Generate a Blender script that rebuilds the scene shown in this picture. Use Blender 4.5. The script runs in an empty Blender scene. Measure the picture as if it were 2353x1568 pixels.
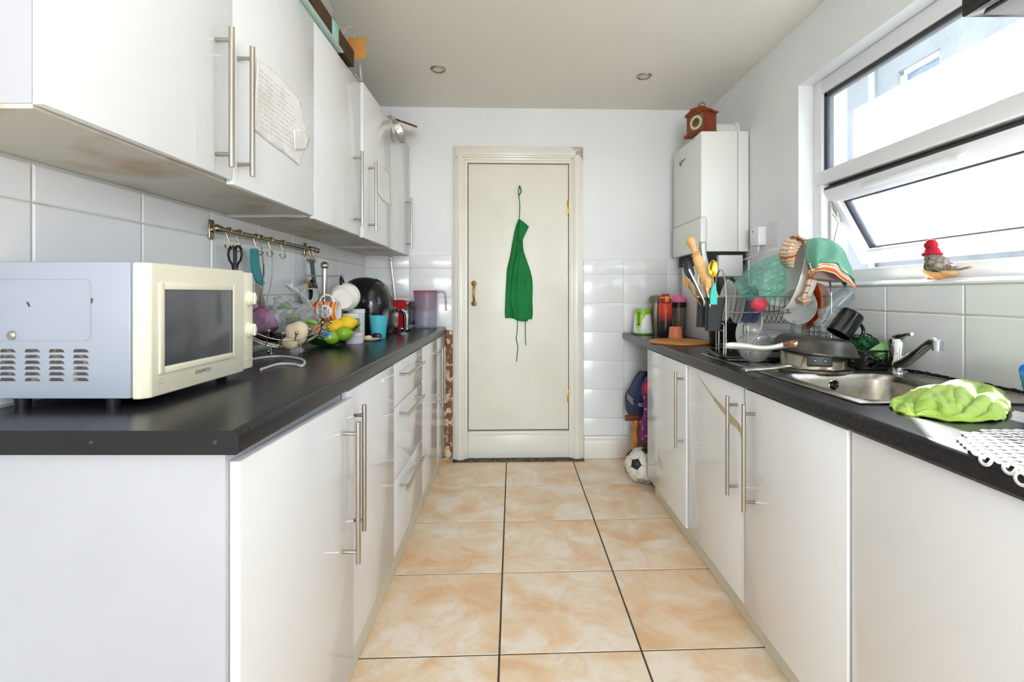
import bpy, bmesh, math, random
from mathutils import Vector, Matrix, noise
random.seed(7)
PI = math.pi
C = bpy.context.scene.collection
# ------------------------------------------------------------------ camera, world, sun, lights, exposure
CAM_H = 1.125
cam_d = bpy.data.cameras.new('camera'); cam = bpy.data.objects.new('camera', cam_d); C.objects.link(cam)
cam.location = (0, 0, CAM_H); cam.rotation_euler = (PI/2, 0, 0)
cam_d.sensor_width = 36; cam_d.lens = 36*1125/2353
cam_d.shift_x = -1.5/2353; cam_d.shift_y = -108/2353
cam_d.clip_start = .05; cam_d.clip_end = 200
bpy.context.scene.camera = cam
sc = bpy.context.scene
sc.view_settings.view_transform = 'Standard'; sc.view_settings.look = 'None'
sc.view_settings.gamma = 1; sc.view_settings.use_curve_mapping = False
sc.view_settings.exposure = 0.46
sc.cycles.max_bounces = 10; sc.cycles.diffuse_bounces = 6; sc.cycles.glossy_bounces = 5
sc.cycles.transparent_max_bounces = 24; sc.cycles.transmission_bounces = 8
sc.cycles.sample_clamp_indirect = 6; sc.cycles.caustics_reflective = False; sc.cycles.caustics_refractive = False
SUN_DIR = Vector((-1, -1.75, -1.51)).normalized()      # the way the light travels
w = bpy.data.worlds.new('sky'); sc.world = w; w.use_nodes = True
nt = w.node_tree; bg = nt.nodes['Background']
sky = nt.nodes.new('ShaderNodeTexSky'); sky.sky_type = 'NISHITA'; sky.sun_disc = False
sky.sun_elevation = math.asin(-SUN_DIR.z); sky.sun_rotation = math.atan2(-SUN_DIR.x, -SUN_DIR.y)
nt.links.new(sky.outputs[0], bg.inputs[0]); bg.inputs[1].default_value = 1.35
sl = bpy.data.lights.new('sun', 'SUN'); so = bpy.data.objects.new('sun', sl); C.objects.link(so)
sl.energy = 45; sl.angle = math.radians(.6); sl.color = (1, .96, .9)
so.rotation_euler = SUN_DIR.to_track_quat('-Z', 'Y').to_euler(); so.location = (4, 6, 6)
def area(name, loc, direction, sx, sy, power, color, portal=False):
    l = bpy.data.lights.new(name, 'AREA'); l.shape = 'RECTANGLE'; l.size = sx; l.size_y = sy; l.energy = power; l.color = color
    o = bpy.data.objects.new(name, l); C.objects.link(o); o.location = loc
    o.rotation_euler = Vector(direction).to_track_quat('-Z', 'Y').to_euler()
    if portal: l.cycles.is_portal = True
    return o
area('window_portal', (1.60, 1.63, 1.64), (-1, 0, 0), 1.34, .93, 1, (1, 1, 1), True)
area('added_rear_fill', (.15, -5.1, 1.2), (0, 1, .06), 2.2, 2.1, 54, (.90, .935, 1))  # added fill light far behind the camera, evens out the room
area('added_overhead_fill', (.15, .95, 2.385), (0, 0, -1), 1.0, 1.5, 4, (.92, .95, 1))  # added fill panel below the ceiling, out of view; not a fitting
area('added_upward_fill', (.3, -1.0, 1.4), (.25, .95, 1), .5, .5, 25, (.91, .945, 1))  # added fill aimed upward from behind the camera, brightens ceiling and walls

# ------------------------------------------------------------------ helpers
def W(px, py, Y): return Vector(((px-1178)/1125*Y, Y, CAM_H-(py-676)/1125*Y))
def lin(c):
    if isinstance(c, str): c = [int(c[i:i+2], 16)/255 for i in (0, 2, 4)]
    return [(x/12.92 if x <= .04045 else ((x+.055)/1.055)**2.4) for x in c]
MATS = {}
def mat(name, col, rough=.5, metal=0, spec=.5, coat=0, nz=None, bump=None, trans=0, ior=1.45, emit=0, sheen=0, isl=0):
    """nz=(scale, colour2, low, high) mixes a second colour by noise; bump=(scale, strength)"""
    if name in MATS: return MATS[name]
    m = bpy.data.materials.new(name); m.use_nodes = True; n = m.node_tree.nodes; L = m.node_tree.links
    b = n['Principled BSDF']; c1 = lin(col) + [1]
    b.inputs['Base Color'].default_value = c1; b.inputs['Roughness'].default_value = rough
    b.inputs['Metallic'].default_value = metal; b.inputs['Specular IOR Level'].default_value = spec
    b.inputs['Coat Weight'].default_value = coat; b.inputs['Coat Roughness'].default_value = .04
    b.inputs['Transmission Weight'].default_value = trans; b.inputs['IOR'].default_value = ior
    if sheen: b.inputs['Sheen Weight'].default_value = sheen
    if emit: b.inputs['Emission Color'].default_value = c1; b.inputs['Emission Strength'].default_value = emit
    tc = n.new('ShaderNodeTexCoord')
    if nz:
        t = n.new('ShaderNodeTexNoise'); t.inputs['Scale'].default_value = nz[0]; t.inputs['Detail'].default_value = 6
        L.new(tc.outputs['Object'], t.inputs['Vector'])
        r = n.new('ShaderNodeMapRange'); r.inputs[1].default_value = nz[2]; r.inputs[2].default_value = nz[3]
        L.new(t.outputs['Fac'], r.inputs[0])
        mx = n.new('ShaderNodeMix'); mx.data_type = 'RGBA'; mx.inputs[6].default_value = c1; mx.inputs[7].default_value = lin(nz[1])+[1]
        L.new(r.outputs[0], mx.inputs[0]); L.new(mx.outputs[2], b.inputs['Base Color'])
    if bump:
        t = n.new('ShaderNodeTexNoise'); t.inputs['Scale'].default_value = bump[0]; t.inputs['Detail'].default_value = 4
        L.new(tc.outputs['Object'], t.inputs['Vector'])
        bu = n.new('ShaderNodeBump'); bu.inputs['Strength'].default_value = bump[1]; bu.inputs['Distance'].default_value = .004
        L.new(t.outputs['Fac'], bu.inputs['Height']); L.new(bu.outputs[0], b.inputs['Normal'])
    MATS[name] = m; return m
def film(name, col, alpha=.25, rough=.08, tcol='FFFFFF', scale=None):
    """thin clear sheet or glass: see-through, a little of its own colour, glossy by fresnel"""
    if name in MATS: return MATS[name]
    m = bpy.data.materials.new(name); m.use_nodes = True; n = m.node_tree.nodes; L = m.node_tree.links
    out = n['Material Output']; n.remove(n['Principled BSDF'])
    tr = n.new('ShaderNodeBsdfTransparent'); tr.inputs[0].default_value = lin(tcol)+[1]
    tl = n.new('ShaderNodeBsdfTranslucent'); tl.inputs[0].default_value = lin(col)+[1]
    df = n.new('ShaderNodeBsdfDiffuse'); df.inputs[0].default_value = lin(col)+[1]
    gl = n.new('ShaderNodeBsdfGlossy'); gl.inputs['Roughness'].default_value = rough
    m0 = n.new('ShaderNodeMixShader'); m0.inputs[0].default_value = .5; L.new(df.outputs[0], m0.inputs[1]); L.new(tl.outputs[0], m0.inputs[2])
    m1 = n.new('ShaderNodeMixShader'); m1.inputs[0].default_value = alpha; L.new(tr.outputs[0], m1.inputs[1]); L.new(m0.outputs[0], m1.inputs[2])
    if scale:
        tc = n.new('ShaderNodeTexCoord'); t = n.new('ShaderNodeTexNoise'); t.inputs['Scale'].default_value = scale; t.inputs['Detail'].default_value = 8
        L.new(tc.outputs['Object'], t.inputs['Vector'])
        r = n.new('ShaderNodeMapRange'); r.inputs[1].default_value = .35; r.inputs[2].default_value = .75
        r.inputs[3].default_value = alpha*.7; r.inputs[4].default_value = alpha*1.5
        L.new(t.outputs['Fac'], r.inputs[0]); L.new(r.outputs[0], m1.inputs[0])
    lw = n.new('ShaderNodeLayerWeight'); lw.inputs[0].default_value = .5
    pw = n.new('ShaderNodeMath'); pw.operation = 'POWER'; pw.inputs[1].default_value = 4; L.new(lw.outputs['Facing'], pw.inputs[0])
    fr = n.new('ShaderNodeMath'); fr.operation = 'MULTIPLY_ADD'; fr.inputs[1].default_value = .6; fr.inputs[2].default_value = .04; L.new(pw.outputs[0], fr.inputs[0])
    m2 = n.new('ShaderNodeMixShader'); L.new(fr.outputs[0], m2.inputs[0]); L.new(m1.outputs[0], m2.inputs[1]); L.new(gl.outputs[0], m2.inputs[2])
    L.new(m2.outputs[0], out.inputs[0]); MATS[name] = m; return m

ROOT = {}     # object name -> (world offset subtracted from vertices)
def axis(p0, p1, up=(0, 0, 1)):
    p0 = Vector(p0); z = (Vector(p1)-p0).normalized(); u = Vector(up)
    if abs(z.dot(u)) > .99: u = Vector((1, 0, 0))
    x = u.cross(z).normalized(); y = z.cross(x)
    return Matrix(((x.x, y.x, z.x, p0.x), (x.y, y.y, z.y, p0.y), (x.z, y.z, z.z, p0.z), (0, 0, 0, 1)))
def cat(P, t):
    n = len(P)-1; s = min(max(t, 0), 1)*n; i = min(int(s), n-1); f = s-i
    p1, p2 = Vector(P[i]), Vector(P[i+1]); p0 = Vector(P[i-1]) if i > 0 else 2*p1-p2; p3 = Vector(P[i+2]) if i+2 <= n else 2*p2-p1
    return .5*((2*p1)+(p2-p0)*f+(2*p0-5*p1+4*p2-p3)*f*f+(3*p1-p0-3*p2+p3)*f**3)
def smooth_path(P, n=24): return [cat(P, k/n) for k in range(n+1)]
def nv(p, s, a): 
    q = Vector(p)*s
    return Vector((noise.noise(q), noise.noise(q+Vector((17.3, 5, 2))), noise.noise(q+Vector((3, 31.7, 9)))))*a
class MB:
    def __init__(s): s.V = []; s.F = []; s.M = []; s.UV = {}; s.cur = 0
    def add(s, V, F, M=None):
        o = len(s.V)
        s.V += [tuple(M @ Vector(v)) if M is not None else tuple(v) for v in V]
        s.F += [tuple(i+o for i in f) for f in F]; s.M += [s.cur]*len(F); return s
    def bmadd(s, bm, M=None):
        bm.verts.index_update(); s.add([v.co.copy() for v in bm.verts], [[v.index for v in f.verts] for f in bm.faces], M); bm.free(); return s
    def bx(s, x0, x1, y0, y1, z0, z1, bev=0, M=None, seg=2):
        x0, x1 = min(x0, x1), max(x0, x1); y0, y1 = min(y0, y1), max(y0, y1); z0, z1 = min(z0, z1), max(z0, z1)
        V = [(x, y, z) for z in (z0, z1) for y in (y0, y1) for x in (x0, x1)]
        F = [(0, 2, 3, 1), (4, 5, 7, 6), (0, 1, 5, 4), (2, 6, 7, 3), (0, 4, 6, 2), (1, 3, 7, 5)]
        if not bev: return s.add(V, F, M)
        bm = bmesh.new(); vs = [bm.verts.new(v) for v in V]
        for f in F: bm.faces.new([vs[i] for i in f])
        bmesh.ops.bevel(bm, geom=bm.edges[:], offset=min(bev, .49*min(x1-x0, y1-y0, z1-z0)), segments=seg, profile=.5, affect='EDGES')
        return s.bmadd(bm, M)
    def lathe(s, prof, M=None, seg=28, sx=1, sy=1):
        V = []; F = []; n = len(prof)
        for r, z in prof:
            for k in range(seg):
                a = 2*PI*k/seg; V.append((r*math.cos(a)*sx, r*math.sin(a)*sy, z))
        for i in range(n-1):
            for k in range(seg):
                a, b = i*seg+k, i*seg+(k+1) % seg
                F.append((a, b, b+seg, a+seg))
        if prof[0][0] > 1e-5 and s_open(prof) is False: pass
        return s.add(V, F, M)
    def cyl(s, p0, p1, r0, r1=None, seg=16):
        r1 = r0 if r1 is None else r1; h = (Vector(p1)-Vector(p0)).length
        return s.lathe([(0, 0), (r0, 0), (r1, h), (0, h)], axis(p0, p1), seg)
    def tube(s, P, r, seg=8, closed=False):
        P = [Vector(p) for p in P]; n = len(P); R = r if isinstance(r, (list, tuple)) else [r]*n
        V = []; F = []; x = None
        for i in range(n):
            if closed: t = (P[(i+1) % n]-P[i-1]).normalized()
            else: t = (P[min(i+1, n-1)]-P[max(i-1, 0)]).normalized()
            if x is None: x = t.orthogonal().normalized()
            x = (x-t*x.dot(t)); x = x.normalized() if x.length > 1e-6 else t.orthogonal().normalized()
            y = t.cross(x)
            for k in range(seg):
                a = 2*PI*k/seg; V.append(P[i]+(x*math.cos(a)+y*math.sin(a))*R[i])
        for i in range(n if closed else n-1):
            for k in range(seg):
                F.append((i*seg+k, i*seg+(k+1) % seg, ((i+1) % n)*seg+(k+1) % seg, ((i+1) % n)*seg+k))
        if not closed: F.append(tuple(range(seg))[::-1]); F.append(tuple(range((n-1)*seg, n*seg)))
        return s.add(V, F)
    def sph(s, c, r, sc=(1, 1, 1), seg=18, amp=0, ns=0, M=None):
        n = seg//2; V = []; F = []; c = Vector(c)
        for i in range(n+1):
            t = PI*i/n
            for k in range(seg):
                a = 2*PI*k/seg; d = Vector((math.sin(t)*math.cos(a), math.sin(t)*math.sin(a), -math.cos(t)))
                p = Vector((d.x*sc[0], d.y*sc[1], d.z*sc[2]))*r
                if amp: p += d*noise.noise((c+p)*ns)*amp
                p = (M @ p if M is not None else p)+c; V.append(p)
        for i in range(n):
            for k in range(seg): F.append((i*seg+k, i*seg+(k+1) % seg, (i+1)*seg+(k+1) % seg, (i+1)*seg+k))
        return s.add(V, F)
    def prism(s, poly, ext):
        n = len(poly); e = Vector(ext); V = [Vector(p) for p in poly]+[Vector(p)+e for p in poly]
        F = [tuple(range(n))[::-1], tuple(range(n, 2*n))]+[(i, (i+1) % n, (i+1) % n+n, i+n) for i in range(n)]
        return s.add(V, F)
    def loft(s, rows, nu=24, nvv=24, amp=0, ns=20, fn=None):
        o = len(s.V); f0 = len(s.F)
        g = []
        for j in range(nvv+1):
            v = j/nvv; pts = [cat(r, v) for r in rows]
            for i in range(nu+1):
                p = cat(pts, i/nu)
                if amp: p = p+nv(p, ns, amp)
                if fn: p = p+Vector(fn(i/nu, v))
                g.append(p)
        F = []
        for j in range(nvv):
            for i in range(nu):
                F.append((j*(nu+1)+i, j*(nu+1)+i+1, (j+1)*(nu+1)+i+1, (j+1)*(nu+1)+i))
                s.UV[f0+len(F)-1] = [((i)/nu, j/nvv), ((i+1)/nu, j/nvv), ((i+1)/nu, (j+1)/nvv), (i/nu, (j+1)/nvv)]
        return s.add(g, F)
    def build(s, name, m, parent=None, org=None, thick=0, ang=38, weld=True, sub=0):
        off = Vector((0, 0, 0))
        if parent is not None: off = ROOT.get(parent.name, Vector((0, 0, 0)))
        elif org is not None: off = Vector(org)
        me = bpy.data.meshes.new(name); me.from_pydata([tuple(Vector(v)-off) for v in s.V], [], s.F)
        for mm in (m if isinstance(m, (list, tuple)) else [m]): me.materials.append(mm)
        me.polygons.foreach_set('material_index', s.M)
        if s.UV:
            ul = me.uv_layers.new(name='uv')
            for fi, uv in s.UV.items():
                p = me.polygons[fi]
                for k, li in enumerate(p.loop_indices): ul.data[li].uv = uv[k]
        bm = bmesh.new(); bm.from_mesh(me)
        if weld: bmesh.ops.remove_doubles(bm, verts=bm.verts, dist=1e-5)
        bmesh.ops.recalc_face_normals(bm, faces=bm.faces)
        bm.to_mesh(me); bm.free()
        me.polygons.foreach_set('use_smooth', [True]*len(me.polygons)); me.set_sharp_from_angle(angle=math.radians(ang))
        o = bpy.data.objects.new(name, me); C.objects.link(o)
        if parent is not None: o.parent = parent; ROOT[o.name] = off
        else:
            o.location = off; ROOT[o.name] = off
        if thick:
            q = o.modifiers.new('solid', 'SOLIDIFY'); q.thickness = thick; q.offset = 0
        if sub:
            q = o.modifiers.new('sub', 'SUBSURF'); q.levels = sub; q.render_levels = sub
        return o
def s_open(p): return True
def thing(name, label, category, loc=(0, 0, 0), rot=(0, 0, 0), group=None, world=True):
    o = bpy.data.objects.new(name, None); C.objects.link(o); o.location = loc; o.rotation_euler = rot
    o.empty_display_size = .05
    o['label'] = label; o['category'] = category
    if group: o['group'] = group
    ROOT[o.name] = Vector(loc) if world else Vector((0, 0, 0))
    return o
def tag(o, label, category, group=None, kind=None):
    o['label'] = label; o['category'] = category
    if group: o['group'] = group
    if kind: o['kind'] = kind
    return o
def struct(o, label=None):
    o['kind'] = 'structure'
    if label: o['label'] = label
    return o
def copy_tree(o, parent=None):
    c = o.copy(); C.objects.link(c); ROOT[c.name] = ROOT.get(o.name, Vector())
    if parent is not None: c.parent = parent
    for ch in list(o.children): copy_tree(ch, c)
    return c
def text_part(name, s, size, M, m, parent, ext=.0006, align='CENTER', label=None):
    cu = bpy.data.curves.new('t', 'FONT'); cu.body = s; cu.size = size; cu.extrude = ext; cu.align_x = align; cu.align_y = 'CENTER'
    to = bpy.data.objects.new('t', cu); C.objects.link(to)
    dg = bpy.context.evaluated_depsgraph_get(); me = bpy.data.meshes.new_from_object(to.evaluated_get(dg))
    bpy.data.objects.remove(to); bpy.data.curves.remove(cu)
    me.name = name; off = ROOT.get(parent.name, Vector()); me.transform(Matrix.Translation(-off) @ M)
    me.materials.clear(); me.materials.append(m)
    o = bpy.data.objects.new(name, me); C.objects.link(o); o.parent = parent; ROOT[o.name] = off
    if label: o['label'] = label
    return o
def R3(x, y, z): # matrix from three column vectors, w = origin later
    return Matrix(((x[0], y[0], z[0], 0), (x[1], y[1], z[1], 0), (x[2], y[2], z[2], 0), (0, 0, 0, 1)))

# ------------------------------------------------------------------ materials
GLOSSW = mat('gloss_white', 'E6E7E8', rough=.12, spec=.5, bump=(3, .02))
CARC = mat('carcass_white', 'B9BBC1', rough=.35, nz=(2.2, 'B3B5BB', .4, .7))
CREAM = mat('cream_edge', 'D8D3C2', rough=.4, nz=(8, 'BDB28F', .55, .85))
UNDER = mat('stained_underside', 'CCC9BD', rough=.45, nz=(4, 'A6864A', .5, .72))
STEEL = mat('brushed_steel', 'B9B2A6', rough=.28, metal=1)
CHROME = mat('chrome', 'D0D0D0', rough=.08, metal=1)
SINK = mat('sink_steel', 'B5B0A8', rough=.3, metal=1, nz=(30, 'A39C90', .45, .65), bump=(60, .05))
OLDM = mat('aged_nickel', 'A3957A', rough=.25, metal=1)
BRASS = mat('brass', 'B08A3E', rough=.3, metal=1)
TOP = mat('black_laminate', '1F1F21', rough=.27, spec=.32, nz=(160, '2A2A2C', .45, .65), bump=(260, .03))
TOPEND = mat('black_end', '131314', rough=.45)
PAINT = mat('wall_paint', 'E8EAEC', rough=.55, nz=(1.5, 'E2E4E6', .4, .7), bump=(14, .12))
CEILM = mat('ceiling_paint', 'E4E0D6', rough=.7, bump=(10, .1))
TILEW = mat('white_tile', 'E8E9EB', rough=.12, spec=.5, bump=(7, .05))
GROUT = mat('tile_grout', 'C9C4B4', rough=.8, nz=(12, 'A89F86', .5, .75))
DOORP = mat('door_paint', 'E8E4DA', rough=.28, bump=(16, .12), nz=(3, 'E1DDD1', .4, .7))
UPVC = mat('white_upvc', 'E8E8EA', rough=.25)
BLACKP = mat('black_plastic', '151516', rough=.35)
BLACKG = mat('black_gloss', '0E0E10', rough=.1)
RUBBER = mat('dark_gasket', '3A3B3E', rough=.6)
WHITEP = mat('white_plastic', 'E8E8E8', rough=.3)
CERAM = mat('white_ceramic', 'E9E7E2', rough=.12)
GLASS = film('clear_glass', 'E8EEF0', .04, .03, 'F4F8F8')
BAGM = film('clear_plastic_film', 'F0F3F6', .24, .12)
MINT = film('mint_plastic_film', '9FDCCB', .24, .15, 'DCF4EC')
# ------------------------------------------------------------------ SETTING
LW, RW, CZ, YB, BR = -1.01, 1.35, 2.395, 3.345, .03
def wall_x(mb, x0, x1, y0, y1, z0, z1): mb.bx(x0, x1, y0, y1, z0, z1)
m = MB(); m.bx(LW-.12, LW, -5.2, 3.5, 0, CZ); struct(m.build('wall_left', PAINT))
m = MB()
m.bx(RW, 1.58, -5.2, .9, 0, CZ); m.bx(RW, 1.58, 2.312, 3.6, 0, CZ); m.bx(RW, 1.58, .9, 2.312, 0, 1.155); m.bx(RW, 1.58, .9, 2.312, 2.11, CZ)
wr = struct(m.build('wall_right', PAINT))
BM = Matrix.Translation((0, YB, 0)) @ Matrix.Rotation(BR, 4, 'Z')
def back(x, z, off=0): return BM @ Vector((x, -off, z))
def bkbx(mb, x0, x1, d0, d1, z0, z1, bev=0): mb.bx(x0, x1, -d1, -d0, z0, z1, bev, BM)
m = MB(); bkbx(m, -1.2, -.345, -.15, 0, 0, CZ); bkbx(m, .42, 1.7, -.15, 0, 0, CZ); bkbx(m, -.345, .42, -.15, 0, 2.06, CZ); bkbx(m, -.345, .42, -.15, -.06, 0, 2.06)
wb = struct(m.build('wall_back', PAINT))
m = MB(); m.bx(LW-.12, 1.7, -5.32, -5.2, 0, .1); m.bx(LW-.12, -.95, -5.32, -5.2, .1, CZ); m.bx(1.25, 1.7, -5.32, -5.2, .1, CZ); m.bx(-.95, 1.25, -5.32, -5.2, 2.3, CZ)
struct(m.build('wall_front', PAINT))
m = MB(); m.bx(LW-.12, 1.58, -5.32, 3.6, CZ, CZ+.12); ceil = struct(m.build('ceiling', CEILM))
# floor: slab + tiles (45 cm marbled beige ceramic, dark grout)
fm = bpy.data.materials.new('floor_tile'); fm.use_nodes = True; n = fm.node_tree.nodes; L = fm.node_tree.links; b = n['Principled BSDF']
tc = n.new('ShaderNodeTexCoord'); geo = n.new('ShaderNodeNewGeometry')
comb = n.new('ShaderNodeCombineXYZ'); mul = n.new('ShaderNodeMath'); mul.operation = 'MULTIPLY'; mul.inputs[1].default_value = 37
L.new(geo.outputs['Random Per Island'], mul.inputs[0]); L.new(mul.outputs[0], comb.inputs[2])
addv = n.new('ShaderNodeVectorMath'); addv.operation = 'ADD'; L.new(tc.outputs['Object'], addv.inputs[0]); L.new(comb.outputs[0], addv.inputs[1])
t1 = n.new('ShaderNodeTexNoise'); t1.inputs['Scale'].default_value = 5.5; t1.inputs['Detail'].default_value = 9; t1.inputs['Roughness'].default_value = .62; t1.inputs['Distortion'].default_value = .6
L.new(addv.outputs[0], t1.inputs['Vector'])
cr = n.new('ShaderNodeValToRGB'); L.new(t1.outputs['Fac'], cr.inputs[0])
cr.color_ramp.elements[0].position = .36; cr.color_ramp.elements[0].color = lin('E8BF92')+[1]
cr.color_ramp.elements[1].position = .62; cr.color_ramp.elements[1].color = lin('F6E9D8')+[1]
e = cr.color_ramp.elements.new(.46); e.color = lin('EFD2AE')+[1]
e = cr.color_ramp.elements.new(.53); e.color = lin('F1DBBE')+[1]
t2 = n.new('ShaderNodeTexNoise'); t2.inputs['Scale'].default_value = 22; t2.inputs['Detail'].default_value = 8; t2.inputs['Roughness'].default_value = .7
L.new(addv.outputs[0], t2.inputs['Vector'])
r2 = n.new('ShaderNodeMapRange'); r2.inputs[1].default_value = .52; r2.inputs[2].default_value = .68; r2.inputs[4].default_value = .45; L.new(t2.outputs['Fac'], r2.inputs[0])
mx = n.new('ShaderNodeMix'); mx.data_type = 'RGBA'; L.new(r2.outputs[0], mx.inputs[0]); L.new(cr.outputs[0], mx.inputs[6]); mx.inputs[7].default_value = lin('E4BF96')+[1]
L.new(mx.outputs[2], b.inputs['Base Color']); b.inputs['Roughness'].default_value = .3
FG = mat('floor_grout', '4A443C', rough=.9)
m = MB(); m.cur = 1; m.bx(LW-.1, 1.58, -5.3, 3.6, -.05, -.002); m.cur = 0
S = .448; g = .0022
for i in range(-4, 5):
    for j in range(-15, 6):
        x0, x1 = -.0415+S*i+g, -.0415+S*(i+1)-g; y0, y1 = 1.527+S*j+g, 1.527+S*(j+1)-g
        if y0 > 3.5 or x0 > 1.58 or x1 < LW-.1: continue
        k = lambda x, y: y+.038*(x+.04)
        bv = .0015
        m.add([(x0, k(x0, y0), -.004), (x1, k(x1, y0), -.004), (x1, k(x1, y1), -.004), (x0, k(x0, y1), -.004),
               (x0+bv, k(x0, y0)+bv, 0), (x1-bv, k(x1, y0)+bv, 0), (x1-bv, k(x1, y1)-bv, 0), (x0+bv, k(x0, y1)-bv, 0)],
              [(4, 5, 6, 7), (0, 1, 5, 4), (1, 2, 6, 5), (2, 3, 7, 6), (3, 0, 4, 7)])
struct(m.build('floor', [fm, FG], ang=20))
# tiling panels: local frame (u along wall, z up, out = towards the room)
def tiles(name, parent, u0, u1, z0, z1, joints_u, du, joints_z, dz, P, out, bev=.004):
    m = MB(); g = .0015; t = .006
    def emit(a, b, c, d):
        a, b, c, d = a+g, b-g, c+g, d-g
        if b-a < .004 or d-c < .004: return
        lo = [P(a, c, 0), P(b, c, 0), P(b, d, 0), P(a, d, 0)]; e = min(bev, (b-a)/3, (d-c)/3)
        hi = [P(a+e, c+e, t), P(b-e, c+e, t), P(b-e, d-e, t), P(a+e, d-e, t)]
        md = [P(a, c, t-.0025), P(b, c, t-.0025), P(b, d, t-.0025), P(a, d, t-.0025)]
        m.add(lo+md+hi, [(8, 9, 10, 11)]+[(i, (i+1) % 4, (i+1) % 4+4, i+4) for i in range(4)]+[(i+4, (i+1) % 4+4, (i+1) % 4+8, i+8) for i in range(4)])
    def cuts(a, b, j, d):
        k = math.ceil((a-j)/d-1e-6); r = [a]
        while j+k*d < b-1e-4:
            if j+k*d > a+1e-4: r.append(j+k*d)
            k += 1
        return r+[b]
    U = cuts(u0, u1, joints_u, du); Z = cuts(z0, z1, joints_z, dz)
    for a, b in zip(U, U[1:]):
        for c, d in zip(Z, Z[1:]): emit(a, b, c, d)
    m.cur = 1; q = [P(u0, z0, .0032), P(u1, z0, .0032), P(u1, z1, .0032), P(u0, z1, .0032), P(u0, z0, .0), P(u1, z0, .0), P(u1, z1, 0), P(u0, z1, 0)]
    m.add(q, [(0, 1, 2, 3), (0, 1, 5, 4), (1, 2, 6, 5), (2, 3, 7, 6), (3, 0, 4, 7)])
    o = m.build(name, [TILEW, GROUT], parent, ang=25); return o
tiles('tiling', ROOTL := bpy.data.objects['wall_left'], .2, 3.31, .902, 1.40, 1.024, .303, 1.317, .197, lambda u, z, t: Vector((LW+t, u, z)), 1)
tiles('tiling', wr, -.6, .9, .862, 1.6, 1.458, .305, 1.062, .197, lambda u, z, t: Vector((RW-t, u, z)), 1)
tiles('tiling', wr, .9, 2.312, .862, 1.155, 1.458, .305, 1.062, .197, lambda u, z, t: Vector((RW-t, u, z)), 1)
tiles('tiling', wr, 2.312, 3.38, .862, 1.36, 1.458, .305, 1.062, .197, lambda u, z, t: Vector((RW-t, u, z)), 1)
tiles('tiling', wb, -1.0, -.41, .902, 1.387, -.70, .30, 1.30, .1985, lambda u, z, t: back(u, z, t), 1, .006)
tiles('tiling', wb, .487, 1.33, .155, 1.36, .765, .295, 1.262, .1975, lambda u, z, t: back(u, z, t), 1, .009)
# skirting
m = MB(); bkbx(m, .487, 1.33, .0, .02, 0, .135, .003); bkbx(m, .487, 1.33, .0, .028, .125, .155, .006); struct(m.build('baseboard_back', DOORP))
# rough bare strip between cupboards and door frame
m = MB(); bkbx(m, -.465, -.408, .0, .012, 0, .88, .003); struct(m.build('trim_1', mat('bare_brick', '8A5A3E', rough=.9, nz=(30, 'D8CDB8', .5, .6), bump=(60, .8))))
m = MB(); m.sph(back(-.44, .05, .03), .045, (.7, .5, 1.2), amp=.02, ns=30); m.sph(back(-.455, .012, .05), .03, (1.3, .8, .6), amp=.02, ns=40)
struct(m.build('trim_2', mat('crumbled_plaster', 'C9A36A', rough=.95, nz=(40, 'CFCFCB', .45, .6), bump=(80, 1))), 'crumbled plaster and foam at the foot of the door frame')
# ---- door
d = MB()
for k, (a, b, t) in enumerate(((-.404, -.306, .02), (-.39, -.325, .034), (-.372, -.335, .044))):
    bkbx(d, a, b, .0, t, 0, 2.13+.306+a, .004)
for k, (a, b, t) in enumerate(((.395, .481, .02), (.41, .47, .034), (.42, .455, .044))):
    bkbx(d, a, b, .0, t, 0, 2.13+.481-.481+(b-.481), .004)
for (z0, z1, t, x0, x1) in ((2.035, 2.13, .02, -.404, .481), (2.05, 2.12, .034, -.39, .47), (2.062, 2.10, .044, -.372, .455)): bkbx(d, x0, x1, .0, t, z0, z1, .004)
frame = struct(d.build('door_1', DOORP), 'off-white painted door in a moulded frame')
d = MB(); bkbx(d, -.345, -.306, -.06, .012, 0, 2.06); bkbx(d, .386, .42, -.06, .012, 0, 2.06); bkbx(d, -.306, .386, -.06, .012, 2.018, 2.06)
bkbx(d, -.306, .386, -.06, .006, 0, .17, .004); bkbx(d, -.306, .386, -.06, .016, .165, .19, .005)
d.build('door_lining', DOORP, frame)
d = MB(); bkbx(d, -.302, .382, -.045, -.002, .198, 2.013, .003); slab = d.build('door_panel', DOORP, frame)
d = MB(); bkbx(d, -.309, .389, -.058, -.035, .187, 2.02); d.build('shadow_gap', mat('dark_gap', '2A2622', rough=.9), frame)
for z in (.43, 1.72):
    d = MB(); bkbx(d, .374, .392, -.004, .004, z-.045, z+.045, .001); d.cyl(back(.384, z-.045, .006), back(.384, z+.045, .006), .005)
    d.build('hinge', BRASS, frame)
d = MB()
for z in (1.06, 1.198): d.lathe([(0, 0), (.018, 0), (.018, .004), (.012, .008), (0, .009)], axis(back(-.264, z, -.002), back(-.264, z, .05)))
d.tube([back(-.264, 1.06, 0), back(-.264, 1.063, .02), back(-.262, 1.08, .034), back(-.266, 1.13, .038), back(-.262, 1.18, .034), back(-.264, 1.196, .02), back(-.264, 1.2, 0)], [.007, .008, .008, .0065, .008, .008, .007], 10)
d.build('door_handle', BRASS, frame)
d = MB(); d.tube([back(.045, 1.86, .0), back(.045, 1.855, .02), back(.045, 1.84, .026), back(.045, 1.85, .034)], .003)
d.build('coat_hook', BRASS, frame)
m = MB(); bkbx(m, -.404, .481, .0, .07, -.003, .008, .003); struct(m.build('trim_3', mat('dirty_threshold', '6E6250', rough=.9, nz=(40, '3A342C', .45, .6)), ), 'grubby threshold strip under the door')

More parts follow.
